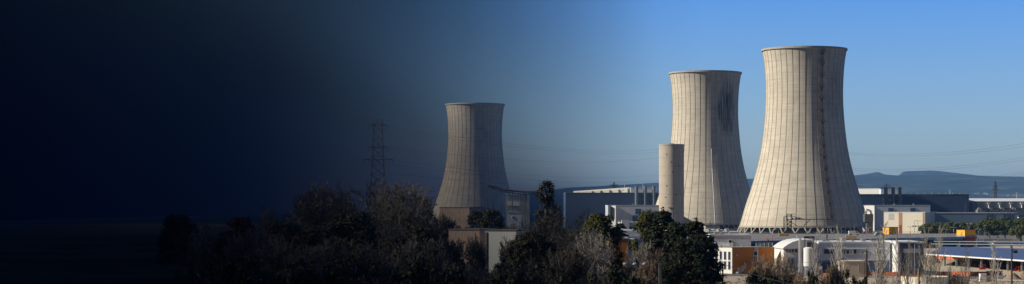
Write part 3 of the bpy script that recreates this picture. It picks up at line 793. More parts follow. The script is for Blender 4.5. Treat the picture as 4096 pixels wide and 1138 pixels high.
# deck lamps
def lamp(kind, H):
    t = bpy.data.objects.new('lamp_post', None); col.objects.link(t); t.empty_display_size = 1
    if kind == 'red':
        MB().tube((0,0,0),(0,0,H*.55), .11, n=6).build('lower_pole', M['red'], t); MB().tube((0,0,H*.55),(0,0,H), .09, n=6).build('upper_pole', M['frame'], t)
    else: MB().tube((0,0,0),(0,0,H), .11, .08, n=6).build('pole', M['steel'], t)
    if kind in ('red', 'double'):
        MB().tube((-.9,0,H),(.9,0,H), .06, n=4).build('cross_arm', M['steel'], t)
        for s_ in (-.9, .9):
            MB().box(s_-.45, s_+.45, -.22, .22, H-.06, H+.12).build('lamp_head', M['frame'], t)
    else:
        MB().path([(0,0,H),(.5,0,H+.12),(.9,0,H+.1)], .06, 4).build('arm', M['steel'], t)
        MB().box(.6, 1.5, -.18, .18, H+.02, H+.18).build('lamp_head', M['frame'], t)
    tag(t, 'lamp', 'lamp post'); return t
ORD = 'first second third fourth fifth sixth seventh eighth ninth tenth eleventh twelfth thirteenth fourteenth fifteenth sixteenth seventeenth eighteenth nineteenth twentieth'.split()
decklamps = [(3067,930,965,'red'),(3091,919,963,'red'),(3114,917,956,'double'),(3241,909,941,'double'),(3281,917,954,'double'),(3295,911,940,'red'),(3311,911,940,'red'),(3325,906,940,'red'),
 (3365,909,940,'single'),(3417,900,934,'single'),(3453,917,946,'red'),(3464,916,946,'red'),(3473,911,940,'red'),(3641,907,948,'red'),(3658,884,940,'single'),(3672,886,940,'single'),(3783,919,944,'double'),(3815,911,946,'red')]
protos = {}
for i, (x, y0, y1, kd) in enumerate(decklamps):
    d = min(DG(y1, DZ), 950); H = (y1-y0)*d/F
    desc = {'red':'red and white lamp post','double':'twin head grey lamp post','single':'tall grey lamp post with one arm'}[kd]
    lab = ORD[i] + ' lamp post from left along the parking deck, ' + {'red':'red below and white above','double':'grey with twin heads','single':'plain grey with one arm'}[kd]
    key = kd
    if key not in protos:
        p = lamp(kd, 5.0); protos[key] = p; p.location = (W(x,d), d, DZ); p.scale = (1,1,H/5.0); p['label'] = lab; p['group'] = 'lamp posts on the parking deck'
    else: dup(protos[key], (W(x,d), d, DZ), 0, lab, 'lamp posts on the parking deck', (1,1,H/5.0))
for i, (x, y0, y1, kd) in enumerate([(3877,896,974,'double'),(3915,918,976,'double'),(3940,915,968,'single'),(3956,914,966,'single'),(4074,930,976,'double'),(3834,906,966,'double')]):
    d = DG(y1); H = (y1-y0)*d/F
    labs = ['twin head lamp post behind the yellow and red stair hut','white twin head lamp post just right of the yellow and red stair hut','left one of two plain single arm lamp posts before the umbrella pines','right one of two plain single arm lamp posts before the umbrella pines','twin head lamp post near the right edge before the pines','twin head lamp post just left of the yellow and red stair hut']
    dup(protos[kd], (W(x,d), d, 0), 0, labs[i], 'lamp posts by the umbrella pines', (1,1,H/5.0))

# street lamps nearer
def streetlamp(x, y0, D, label, m='steel', arm=1.0, cat='lamp post', r=.10):
    t = thing('street_lamp', label, cat, (W(x,D), D, 0)); H = Z(y0, D)
    MB().tube((0,0,0),(0,0,H), r, r*.7, 7).build('pole', M[m], t)
    MB().path([(0,0,H),(arm*.5,0,H+.18),(arm,0,H+.2)], .05, 5).build('arm', M[m], t)
    MB().box(arm*.8, arm*1.6, -.14, .14, H+.12, H+.26).build('lamp_head', M['frame'], t); return t
streetlamp(3659, 978, 460, 'grey street lamp in front of the dark end block')
streetlamp(3744, 944, 720, 'slim grey street lamp between bare poplars left of the solar roof')
streetlamp(3032, 982, 440, 'grey street lamp before the orange front of the office')
tl = thing('triple_lamp', 'grey mast with three white lamp heads left of the big dark conifers', 'lamp post', (W(2540, 262), 262, 0))
H = Z(1060, 262)
MB().tube((0,0,0),(0,0,H), .10, .08, 7).build('pole', M['steel'], tl); MB().tube((-1.25,0,H),(1.25,0,H), .05, n=5).build('cross_arm', M['steel'], tl)
for s_ in (-1.3, 0, 1.3):
    MB().lathe([(.01,H+.3),(.2,H+.28),(.32,H+.14),(.3,H),(.05,H-.02)], 10, c=(s_,0)).build('lamp_head', M['frame'], tl)

# yellow stair huts
def hut(x0, x1, yt, D, z0, label, low):
    k = D/F; t = thing('stair_hut', label, 'stair hut', (W(x0 + (x1-x0)*.42, D), D, 0), R(22), 'yellow stair huts')
    wl = (x1-x0)*.42*k/math.sin(R(34)); wf = (x1-x0)*.58*k/.85; h = Z(yt, D)
    MB().box(0, wf, 0, wl, z0, h-.25).build('wall', M['yellow'], t)
    MB().box(-.15, wf+.15, -.15, wl+.15, h-.25, h).build('roof', M['darkconcrete'], t)
    MB().box(-.08, -.0, wl*.3, wl*.3+1.1, z0, z0+2.1).build('door', M['tan'], t)
    if low: MB().box(-.1, wf+.1, -.1, wl, 0.01, z0-.02).build('lower_storey', M['brick'], t); MB().box(-.3, wf+.3, -.4, wl, z0-.02, z0+.45).build('landing_slab', M['midblue'], t)
    return t
hut(3529, 3592, 909, 900, 4.0, 'yellow stair hut on the parking deck in front of the cream building', False)
hut(3828, 3902, 919, 812, 4.2, 'yellow stair hut with dark red lower storey at the right end of the deck', True)

# yellow barriers
for (x0, x1, y0, y1, lab) in ((3115, 3137, 934, 945, 'low yellow barrier block under the gantry, left piece of a pair'), (3138, 3156, 935, 945, 'low orange barrier block under the gantry, right piece of a pair'), (3381, 3430, 944, 957, 'long yellow barrier on the deck edge in front of the white van')):
    d = DG(y1, DZ); k = d/F
    b_ = thing('road_barrier', lab, 'barrier', (W((x0+x1)/2, d), d, DZ), 0, 'yellow barriers on the deck')
    hw = (x1-x0)/2*k; hh = (y1-y0)*k
    MB().prism([(-hw,0),(hw,0),(hw-.1,hh),(-hw+.1,hh)], -.4, .4).build('body', M['yellow'], b_)
    MB().box(-hw*.8, hw*.8, -.43, -.40, hh*.3, hh*.45).build('slot', M['darkconcrete'], b_)

# vehicles
def vehicle(name, label, cat, loc_, rz, van):
    t = thing(name, label, cat, loc_, rz)
    if van: out = [(-2.4,.45),(2.35,.45),(2.4,1.0),(2.1,1.15),(1.45,1.9),(1.2,2.0),(-2.3,2.0),(-2.42,1.8)]; L=(-1.55, 1.6); m = M['vanwhite']
    else: out = [(-2.1,.4),(2.1,.4),(2.15,.8),(1.9,.95),(1.1,1.05),(.5,1.5),(-1.2,1.55),(-1.9,1.1),(-2.15,.95)]; L=(-1.35,1.35); m = M['silver']
    MB().prism(out, -.92, .92).build('body', m, t)
    if van:
        for y in (-.93, .905): MB().prism([(.55,1.2),(1.75,1.2),(1.35,1.78),(.55,1.78)], y, y+.025).build('side_window', M['glass'], t)
        MB().add([(2.13,-.8,1.17),(2.13,.8,1.17),(1.50,.75,1.88),(1.50,-.75,1.88)], [(0,1,2,3)]).build('windscreen', M['glass'], t)
    else:
        for y in (-.93, .905): MB().prism([(-1.5,1.05),(.95,1.05),(.45,1.42),(-1.1,1.46)], y, y+.025).build('side_window', M['glass'], t)
        MB().add([(1.12,-.8,1.08),(1.12,.8,1.08),(.56,.72,1.48),(.56,-.72,1.48)], [(0,1,2,3)]).build('windscreen', M['glass'], t)
    for x in L:
        for y in (-.95, .75):
            w_ = MB().tube((x,y,.34),(x,y+.2,.34), .34, n=14).build('wheel', M['rubber'], t)
            MB().tube((x,y-.02,.34),(x,y+.22,.34), .19, n=10).build('rim', M['steel'], w_)
    for y in (-.75, .55): MB().box(out[2][0]-.12, out[2][0]+.02, y, y+.2, .75, .93).build('headlight', M['frame'], t)
    for y in (-.8, .65): MB().box(out[-1][0]-.03 if van else -2.16, out[-1][0]+.05 if van else -2.1, y, y+.15, .8, 1.1).build('tail_light', M['lampred'], t)
    return t
d = DG(942, DZ); vehicle('white_van', 'white panel van parked on the deck beside the nearest tower', 'van', (W(3416, d), d, DZ), R(0), True)
o = bpy.data.objects['white_van']; o.scale = (1.55/ (4.8*F/d/32)*1.0,)*3 if False else (1,1,1)
d = DG(944, DZ); vehicle('parked_car', 'silver grey car on the deck just left of the yellow hut', 'car', (W(3517, d), d, DZ), R(12), False)
d = DG(936, DZ); vehicle('parked_car', 'small silver car behind, nearer the pipe elbow', 'car', (W(3508, d), d, DZ), R(170), False)

# ------------------------------------------------------------ white modern building with curved roof
D = 480
t, fx, fz, hw, h = bld('flat_white_building', 'long pale building with window band beside the curved roof hall', 'building', 3276, 3560, 968, D, 22, M['bluegrey'], M['whiteroof'])
MB().box(fx(3256), fx(3276)-.02, .4, 20, 0, h-.36).build('end_wall', M['white'], t)
MB().box(fx(3276), fx(3560), -.02, .06, 0, fz(1044)).build('recess', M['darkconcrete'], t) if False else None
for a, b, mm in ((3296,3320,'glass'),(3324,3338,'glass'),(3366,3382,'glass'),(3384,3397,'glass'),(3399,3412,'blind'),(3414,3427,'glass'),(3429,3443,'blind'),(3445,3460,'blind'),(3508,3524,'glass'),(3528,3544,'blind')):
    win(t, fx, fz, a, b, 998, 1016, M[mm])
panel(t, fx, fz, 3278, 3558, 1043, 1096, M['navy'], 'lower_panel', .06)
for a, b, c, e in ((3300,3330,962,967),(3378,3388,956,967),(3420,3428,962,967),(3460,3475,960,967),(3500,3540,963,967)):
    MB().box(fx(a), fx(b), 4, 7, h, fz(c)).build('roof_unit', M['steel'], t)
MB().tube((fx(3385), 3, h+.5), (fx(3385), 6, h+.5), .55, n=12).build('roof_fan', M['steel'], t)
rail(t, [(fx(3280), 1), (fx(3555), 1)], h, h+1.0, step=2, r=.04)
clean(t)
D = 478; k = D/F
t = thing('curved_roof_hall', 'white hall with curved roof at left end of the long pale building', 'building', (W(3195, D), D, 0))
fx = lambda x: (x-3195)*k; fz = lambda y: Z(y, D)
out = [(fx(3128), fz(996)), (fx(3136), fz(988)), (fx(3150), fz(978)), (fx(3168), fz(969)), (fx(3190), fz(962)), (fx(3215), fz(959)), (fx(3250), fz(958)), (fx(3250), fz(994))]
MB().prism(out, -.8, 18).build('roof', M['whiteroof'], t)
MB().box(fx(3137), fx(3250), 0, 17, 0, fz(996)).build('wall', M['bluegrey'], t)
MB().box(fx(3137)-.15, fx(3137)-.01, .0, 17, 0, fz(996)).build('end_wall', M['white'], t)
MB().box(fx(3137), fx(3195), -.12, -.01, fz(1028), fz(1011)).build('white_band', M['white'], t)
for a in (3142, 3154, 3166, 3180): win(t, fx, fz, a, a+9, 998, 1009)
for a in (3150, 3166): panel(t, fx, fz, a, a+8, 1036, 1062, M['darkconcrete'], 'doorway')
D = 465; k = D/F
s = thing('storage_silo', 'white round storage silo on legs beside the curved roof hall', 'silo', (W(3234, D), D, 0))
r = 20*k; z0 = Z(1065, D); z1 = Z(994, D)
MB().lathe([(.4,z0-.9),(r*.98,z0),(r,z0),(r,z1),(r*.6,z1+.25),(.01,z1+.4)], 28).build('tank', M['whiteroof'], s, smooth=False)
for a in range(4):
    q = a*math.pi/2+.7; MB().tube((r*.85*math.cos(q), r*.85*math.sin(q), 0), (r*.85*math.cos(q), r*.85*math.sin(q), z0+.1), .12, n=5).build('leg', M['steel'], s)
MB().box(-.4, 1.1, -.6, .6, z1+.3, z1+1.4).build('top_filter', M['darksteel'], s)
s = thing('loading_hopper', 'dark equipment frame and hopper on top between silo and pale building', 'hopper', (W(3236, 474), 474, 0))
for x_ in (-1.0, 1.1): MB().tube((x_, 0, 0), (x_, 0, Z(946,474)), .12, n=4).build('post', M['darksteel'], s)
MB().box(-1.2, 1.3, -.5, .5, Z(955,474), Z(946,474)).build('frame', M['darksteel'], s)
MB().box(-.6, 1.2, -.5, .5, Z(992,474), Z(966,474)).build('casing', M['steel'], s)
s = thing('gantry_mast', 'tall white square mast with short arm and red base beside the silo', 'mast', (W(3201, 455), 455, 0))
H = Z(944, 455); k = 455/F
MB().box(-5*k, 4*k, -.25, .25, Z(1090,455), H).build('post', M['whiteroof'], s); MB().box(-14*k, -5*k, -.25, .25, Z(950,455), H).build('arm', M['whiteroof'], s)
MB().lathe([(.45,0),(.45,.2),(.28,.9),(.01,.9)], 10).build('base', M['red'], s)
MB().box(-2*k, 2*k, -.1, .1, .9, Z(1090,455)).build('lower_post', M['steel'], s)
t, fx, fz, hw, h = bld('beige_cabin', 'beige box shaped cabin with bright left end in front of the pale building', 'building', 3376, 3458, 1044, 452, 5, M['beige'], M['cream'], parapet=.15)
MB().box(fx(3361), fx(3376)-.02, .3, 4.8, 0, h-.2).build('end_wall', M['cream'], t)
panel(t, fx, fz, 3434, 3436, 1050, 1090, M['steel'], 'drain_pipe', .12); clean(t)
t, fx, fz, hw, h = bld('dark_end_block', 'dark slate block with pale horizontal window band at right end of the pale building', 'building', 3597, 3696, 967, 474, 20, M['navy'], M['whiteroof'])
panel(t, fx, fz, 3614, 3682, 996, 1012, M['blind'], 'window_band', .15)
MB().box(fx(3589), fx(3597)-.02, -.2, 18, 0, h).build('end_wall', M['white'], t)
clean(t)
t, fx, fz, hw, h = bld('link_block', 'pale low link between the long pale building and the dark end block', 'building', 3561, 3588, 972, 482, 16, M['bluegrey'], M['whiteroof']); clean(t)
f = thing('white_flag', 'small white banner on a pole in front of the silo', 'banner', (W(3288, 440), 440, 0))
MB().tube((0,0,0),(0,0,Z(1064,440)), .05, n=5).build('pole', M['steel'], f); MB().box(-.75, -.06, -.02, .02, Z(1075,440)-.2, Z(1066,440)).build('cloth', M['white'], f)
s = thing('road_sign', 'small blue and white information sign on a post, left of the curved hall', 'sign', (W(3115, 560), 560, 0))
MB().tube((0,0,0),(0,0,Z(1015,560)), .07, n=5).build('post', M['steel'], s); MB().box(-.45,.45,-.12,-.07,Z(1027,560),Z(1013,560)).build('panel', M['bluesign'], s)
MB().box(-.2,.2,-.135,-.121,Z(1024,560),Z(1018,560)).build('symbol', M['frame'], s)
s = thing('road_sign', 'round red road sign on a post before the fenced enclosure under the pines', 'sign', (W(3991, 870), 870, 0))
MB().tube((0,0,0),(0,0,Z(950,870)), .1, n=5).build('post', M['steel'], s); MB().tube((0,-.2,Z(948,870)),(0,-.1,Z(948,870)), .5, n=14).build('disc', M['red'], s)
MB().tube((0,-.24,Z(948,870)),(0,-.2,Z(948,870)), .28, n=12).build('face', M['frame'], s)

# ------------------------------------------------------------ solar canopies
def canopy(fl, fr, br, bl, zf, zb, label, posts, edge):      # corners: (photo column, distance)
    P = [Vector((W(x,d), d, 0)) for x, d in (fl, fr, br, bl)]; o = P[0]; c = [p - o for p in P]
    t = thing('solar_canopy', label, 'solar canopy', o, 0, 'solar parking canopies')
    zz = (zf, zf, zb, zb)
    mb = MB(); mb.add([(p.x,p.y,z) for p, z in zip(c, zz)] + [(p.x,p.y,z+.12) for p, z in zip(c, zz)], [(0,3,2,1),(4,5,6,7),(0,1,5,4),(1,2,6,5),(2,3,7,6),(3,0,4,7)])
    mb.build('solar_roof', M['solar'], t)
    n = (c[1]-c[0]).normalized(); q = Vector((n.y, -n.x, 0))
    e = [c[0]+q*.01, c[1]+q*.01, c[1]+q*.25, c[0]+q*.25]
    MB().add([(p.x,p.y,zf-.15) for p in e] + [(p.x,p.y,zf+.2) for p in e], [(0,3,2,1),(4,5,6,7),(0,1,5,4),(1,2,6,5),(2,3,7,6),(3,0,4,7)]).build('front_edge', edge, t)
    for i in range(posts):
        u = (i+.5)/posts; f_ = c[0].lerp(c[1], u); b_ = c[3].lerp(c[2], u); p = f_.lerp(b_, .04)
        MB().box(p.x-.24, p.x+.24, p.y-.24, p.y+.24, 0, zf-.05).build('post', M['steel'], t)
        g_ = f_.lerp(b_, .14); MB().tube((p.x, p.y, 1.0), (g_.x, g_.y, zf-.1), .12, n=4).build('brace', M['steel'], t)
        MB().tube((f_.x, f_.y, zf-.15), (b_.x, b_.y, zb-.15), .12, n=4).build('rafter', M['steel'], t)
    return t
canopy((3708,552), (4300,455), (4300,580), (3775,630), 3.0, 3.6, 'nearest blue solar panel canopy with white front edge at lower right', 11, M['whiteroof'])
canopy((3725,715), (4300,690), (4300,700), (3725,725), 3.0, 2.7, 'middle thin solar canopy just behind the large blue one', 8, M['midblue'])
canopy((3735,760), (4300,735), (4300,745), (3735,770), 3.2, 2.9, 'farthest thin solar canopy, before the yellow and red hut', 8, M['midblue'])

# orange nets, fences, site things
def net(pts, label, h=1.1, z=0):
    P = [Vector((W(x,DG(y)), DG(y), 0)) for x, y in pts]; o = P[0]
    t = thing('safety_fence', label, 'safety fence', o, 0, 'orange site fences')
    mb = MB(); mp = MB()
    for a, b in zip(P[:-1], P[1:]):
        n = max(2, int((b-a).length/2.5))
        for i in range(n):
            p, q = a+(b-a)*i/n - o, a+(b-a)*(i+1)/n - o; hh = h*rnd.uniform(.8,1.05); h2 = h*rnd.uniform(.8,1.05)
            mb.quad((p.x,p.y,.12),(q.x,q.y,.12),(q.x,q.y,h2),(p.x,p.y,hh)); mb.quad((p.x,p.y+.03,hh),(q.x,q.y+.03,h2),(q.x,q.y+.03,.12),(p.x,p.y+.03,.12))
            mp.tube((p.x,p.y-.05,0),(p.x,p.y-.05,h*1.15), .04, n=4)
    mb.build('net', M['orangenet'], t); mp.build('post', M['darksteel'], t)
net([(3735,1038),(3860,1046),(3960,1052),(4180,1064)], 'long orange mesh fence under the nearest solar canopy', 1.3)
net([(3745,1106),(3800,1106),(3880,1108),(4010,1104)], 'orange mesh fence on the sandy ground right of the white pool wall', 1.2)
net([(3290,1108),(3420,1110),(3480,1104),(3600,1105)], 'orange mesh fence along the road in front of the beige cabin', 1.0)
net([(3590,1112),(3690,1112)], 'short orange mesh fence between bare poplars before the dark end block', 1.0)
def mound(x, y, D, r, h, label, m='mound'):
    rr = random.Random(int(x)); n = 20; mb = MB(); vs = [(0,0,h)]
    rings = 6
    for j in range(1, rings+1):
        for i in range(n):
            a = 2*math.pi*i/n; q = j/rings; z = h*(math.cos(q*math.pi)*.5+.5) + rr.uniform(-.06,.06)*h
            vs.append((r*q*math.cos(a)*rr.uniform(.93,1.07), r*.7*q*math.sin(a), max(z, -.05) if j < rings else -.05))
    fs = [(0, 1+i, 1+(i+1)%n) for i in range(n)] + [(1+(j-1)*n+i, 1+j*n+i, 1+j*n+(i+1)%n, 1+(j-1)*n+(i+1)%n) for j in range(1,rings) for i in range(n)]
    o = mb.add(vs, fs).build('earth_mound', M[m]); o.location = (W(x,D), D, 0); return tag(o, label, 'mound')
mound(4050, 1100, 440, 2.6, 1.6, 'left heap of sandy earth behind the dark lamp pole')
mound(4096, 1100, 445, 2.4, 1.8, 'heap of sandy earth at the right edge of the photo')
mound(3730, 1050, 570, 3.0, 3.0, 'heap of earth at the left end of the nearest solar canopy')
t = thing('pump_cabinet', 'small white tall cabinet with lower beige box on the sandy ground', 'cabinet', (W(3934, 425), 425, 0))
k = 425/F
MB().box(-12*k, 12*k, 0, 1.4, 0, Z(1098,425)).build('cabinet', M['white'], t); MB().box(12*k+.01, 42*k, .2, 1.4, 0, Z(1110,425)).build('low_box', M['beige'], t); MB().box(-13*k, 13*k, -.08, 1.5, Z(1098,425), Z(1096,425)).build('lid', M['whiteroof'], t)
t = thing('site_railing', 'grey tube railing left of the small white cabinet', 'railing', (W(3880, 425), 425, 0))
rail(t, [(-2.5, 0), (2.2, 0)], .01, 1.2, step=.9, r=.04, m=M['steel'])
t = thing('water_tank', 'low white round tank wall with blue cover at the bottom, behind poplars', 'tank', (W(3702, 395), 395, 0))
r = 96*395/F
MB().lathe([(r,0),(r,Z(1106,395)),(r-.25,Z(1106,395)),(r-.25,0)], 40, close=True).build('wall', M['cream'], t); MB().lathe([(.01,.9),(r-.3,.9)], 40).build('cover', M['bluetarp'], t)
for i, (x, y, lab) in enumerate(((3930,1073,'left red steel frame stacked under the solar canopy'),(4062,1080,'red steel frame near the right edge under the solar canopy'),(4088,1082,'rightmost red steel frame at the photo edge under the canopy'))):
    d = DG(y+6); t = thing('steel_frame', lab, 'frame', (W(x,d), d, 0), 0, 'red frames under the canopy'); mb = MB()
    for a in ((-.8,0,.8,0),(-.8,1,.8,1),(-.8,0,-.8,1),(.8,0,.8,1),(-.8,0,.8,1)): mb.tube((a[0],0,a[1]*1.2+.1),(a[2],0,a[3]*1.2+.1), .08, n=4)
    mb.build('bars', M['red'], t)
    MB().box(-.8,.8,.1,.9,.05,.4).build('tray', M['red'], t)
t = thing('enclosure', 'low grey fenced enclosure before the umbrella pines', 'fence', (W(3991, 900), 900, 0))
MB().box(-3.2*2, 3.2*2, 0, .2, 0, 2.0).build('panel', M['greywall'], t); rail(t, [(-6.4,-.3),(6.4,-.3)], 0, 2.6, step=1.5, m=M['steel'])
t = thing('tiled_hut', 'low hut with tiled pinkish roof right of the grey enclosure', 'hut', (W(4012, 850), 850, 0))
MB().box(-4, 9, 0, 4, 0, 1.1).build('wall', M['beige'], t); MB().prism([(-4.5,1.1),(9.5,1.1),(8,1.9),(-3,1.9)], -.4, 4.4).build('roof', M['pink'], t)

# utility poles
def pole(x, y0, D, m, label, r=.16, arm=False, square=False):
    t = thing('utility_pole', label, 'utility pole', (W(x,D), D, 0)); H = Z(y0, D)
    if square: MB().box(-r, r, -r, r, 0, H).build('shaft', M[m], t)
    else: MB().tube((0,0,0),(0,0,H), r*1.25, r, 9).build('shaft', M[m], t)
    MB().tube((-r*1.6,0,H-.25),(r*1.6,0,H-.25), .05, n=5).build('bolt', M['darksteel'], t)
    MB().lathe([(.01,H),(.05,H),(.07,H+.1),(.03,H+.22),(.01,H+.22)], 8, c=(r*.4, 0)).build('insulator', M['darksteel'], t)
    return t, H
pole(3466, 1001, 300, 'wood', 'dark brown wooden utility pole in front of the long pale building')
pole(3675, 1076, 290, 'woodlight', 'short yellowish wooden pole in front of the dark end block')
pole(2891, 1052, 280, 'wood', 'slim wooden pole in front of the white office wall', r=.10)
pole(2640, 1054, 240, 'concrete', 'square grey concrete pole left of the big dark conifers', r=.17, square=True)
pole(3212, 1010, 330, 'darksteel', 'thin dark pole beside the white square mast', r=.07)
t, H = pole(4047, 997, 300, 'darksteel', 'dark camera pole with side arm at lower right', r=.13)
MB().tube((.1,0,H-.1),(1.0,0,H+.02), .05, n=5).build('side_arm', M['steel'], t); MB().box(.25,.85,-.18,.18,H-.62,H-.22).build('camera_box', M['darksteel'], t)
MB().tube((.42,-.2,H-.42),(.42,-.32,H-.42), .12, n=8).build('lens', M['glass'], t)

def cable(name, label, a, b, sag, r, group, m='wire', n=28):
    o = a; pts = []
    for i in range(n+1):
        u = i/n; p = a + (b-a)*u - o; p.z -= sag*4*u*(1-u); pts.append(p)
    c = MB().path(pts, r, 4).build(name, M[m]); c.location = o
    return tag(c, label, 'cable', group)
def P3(x, y, D): return Vector((W(x,D), D, Z(y,D)))
near = [(2640,1058,240, 2300,1098,235, 1.0, 'dark sagging cable running left from the square concrete pole'),
 (2560,1062,330, 2891,1060,280, 2.6, 'pale sagging cable across the big dark conifers to the slim wooden pole'),
 (2891,1056,280, 3210,1145,250, .6, 'cable falling right from the slim wooden pole past the orange wall'),
 (3466,1004,300, 3190,1048,330, 1.4, 'sagging cable from the dark brown pole left toward the silo'),
 (3466,1004,300, 3675,1078,290, .4, 'cable between the dark brown pole and the short yellowish pole'),
 (3675,1078,290, 4100,1128,285, .9, 'long cable from the short yellowish pole to the right edge')]
for x, y, d, x1, y1, d1, sg, lab in near: cable('overhead_cable', lab, P3(x,y,d), P3(x1,y1,d1), sg*.5, .035, 'near overhead cables')

# ------------------------------------------------------------ pylons and power lines
def pylon(x, yt, D, label, arms, base_w, top_w, H=None, r=.16):
    t = thing('electricity_pylon', label, 'pylon', (W(x,D), D, 0), 0, 'lattice electricity pylons'); H = Z(yt, D); mb = MB()
    lv = 14; hs = [H*(1-(1-i/lv)**1.15) for i in range(lv+1)]
    def hwz(z): u = z/H; return base_w*(1-u)**1.4*1.0 + top_w
    for (s1, s2) in ((-1,-1),(1,-1),(1,1),(-1,1)):
        for a, b in zip(hs[:-1], hs[1:]): mb.tube((s1*hwz(a), s2*hwz(a), a), (s1*hwz(b), s2*hwz(b), b), r, n=4, cap=False)
    for a, b in zip(hs[:-1], hs[1:]):
        wa, wb = hwz(a), hwz(b)
        for s in (-1, 1):
            mb.tube((-wa, s*wa, a), (wb, s*wb, b), r*.6, n=3, cap=False); mb.tube((wa, s*wa, a), (-wb, s*wb, b), r*.6, n=3, cap=False)
            mb.tube((s*wa, -wa, a), (s*wb, wb, b), r*.6, n=3, cap=False)
        mb.tube((-wb,-wb,b),(wb,-wb,b), r*.6, n=3, cap=False)
    mb.build('tower_frame', M['pylon'], t)
    for z, L in arms:
        mb = MB()
        mb.tube((-L,0,z),(L,0,z), r*1.4, n=4); mb.tube((-L,0,z),(0,0,z+L*.28), r*.6, n=3); mb.tube((L,0,z),(0,0,z+L*.28), r*.6, n=3)
        for s in (-1, -.55, .55, 1): mb.tube((s*L,0,z),(s*L,0,z-2.0), r*.6, n=4)
        mb.build('cross_arm', M['pylon'], t)
    return t
D = 900; m_ = D/F
pylon(1512, 478, D, 'tall lattice pylon rising above the bare trees left of the farthest tower', [(Z(502,D), 38*m_), (Z(590,D), 38*m_), (Z(640,D), 60*m_)], 3.4, 1.9, r=.16)
pylon(3981, 725, 2300, 'lattice pylon standing behind the pale grey hall at right', [(Z(758,2300), 4), (Z(745,2300), 3)], 3.4, .7, r=.3)
pylon(3545, 736, 2600, 'small lattice pylon peeping above the right-hand ducts', [(Z(744,2600), 5), (Z(752,2600), 7)], 3.0, .6, r=.3)
pylon(2456, 729, 2600, 'small lattice pylon above the white wedge roof left of the silo', [(Z(741,2600), 6), (Z(746,2600), 4.5)], 3.6, .7, r=.35)
for x, y, lab in ((2498, 728, 'thin far mast above the white block left of the ducts'), (2572, 733, 'thin far mast right of the first left-hand duct'), (3800, 761, 'thin pale mast above the navy hall roof, on the hills'), (4067, 770, 'thin pale mast near the right edge above the grey hall')):
    t = thing('far_mast', lab, 'mast', (W(x,2500), 2500, 0)); H = Z(y,2500)
    MB().tube((0,0,0),(0,0,H), .4, .3, 5).build('pole', M['whiteroof'], t); MB().tube((-2,0,H-1),(2,0,H-1), .3, n=4).build('cross_arm', M['whiteroof'], t)
k = 0
for (xa, ya, Da, xb, yb, Db, sag) in [(3340,606,1500,4200,558,1150,5),(3340,612,1500,4200,570,1150,5),(3350,668,1500,4200,612,1100,5),(3350,676,1500,4200,622,1100,5),(3380,730,1500,4200,668,1100,5),(3380,738,1500,4200,676,1100,5),(3380,742,1480,4200,690,1080,3),(3560,778,1380,4200,732,1080,3)]:
    cable('power_line', ORD[k] + ' from the top of the power lines right of the nearest tower', P3(xa,ya,Da), P3(xb,yb,Db), sag, .055, 'power lines at right'); k += 1
k = 0
for (ya, yb, off) in [(505, 592, 38),(505,604,-38),(592,622,38),(642,689,55),(642,716,-55),(690,724,20)]:
    cable('power_line', ORD[k] + ' from the top of the power lines between the lattice pylon and the silo', P3(1512+off, ya, 900), P3(2700, yb, 2050), 7, .05, 'power lines at left'); k += 1

# far hillside houses
for i, (x, y, s) in enumerate([(3902,773,1),(3913,773,1.2),(3941,772,1.3),(3950,774,1),(4034,782,1),(4060,781,1.4),(4076,780,1.2),(4090,781,1.3)]):
    D = 9000; hh = 9*s
    for _ in range(6): D = 8000 + 3500*max(.02, Z(y, D)/215)**.91
    zt = Z(y, D)
    h_ = thing('hillside_house', ORD[i] + ' from left of the tiny pale houses on the far hillside', 'house', (W(x,D), D, zt-hh), R(25), 'houses on the far hillside')
    MB().box(-6*s, 6*s, -6*s, 6*s, -12, hh*.6).build('wall', M['cream'], h_)
    MB().prism([(-7*s, hh*.6),(7*s, hh*.6),(0, hh)], -7*s, 7*s).build('roof', M['pink'], h_)

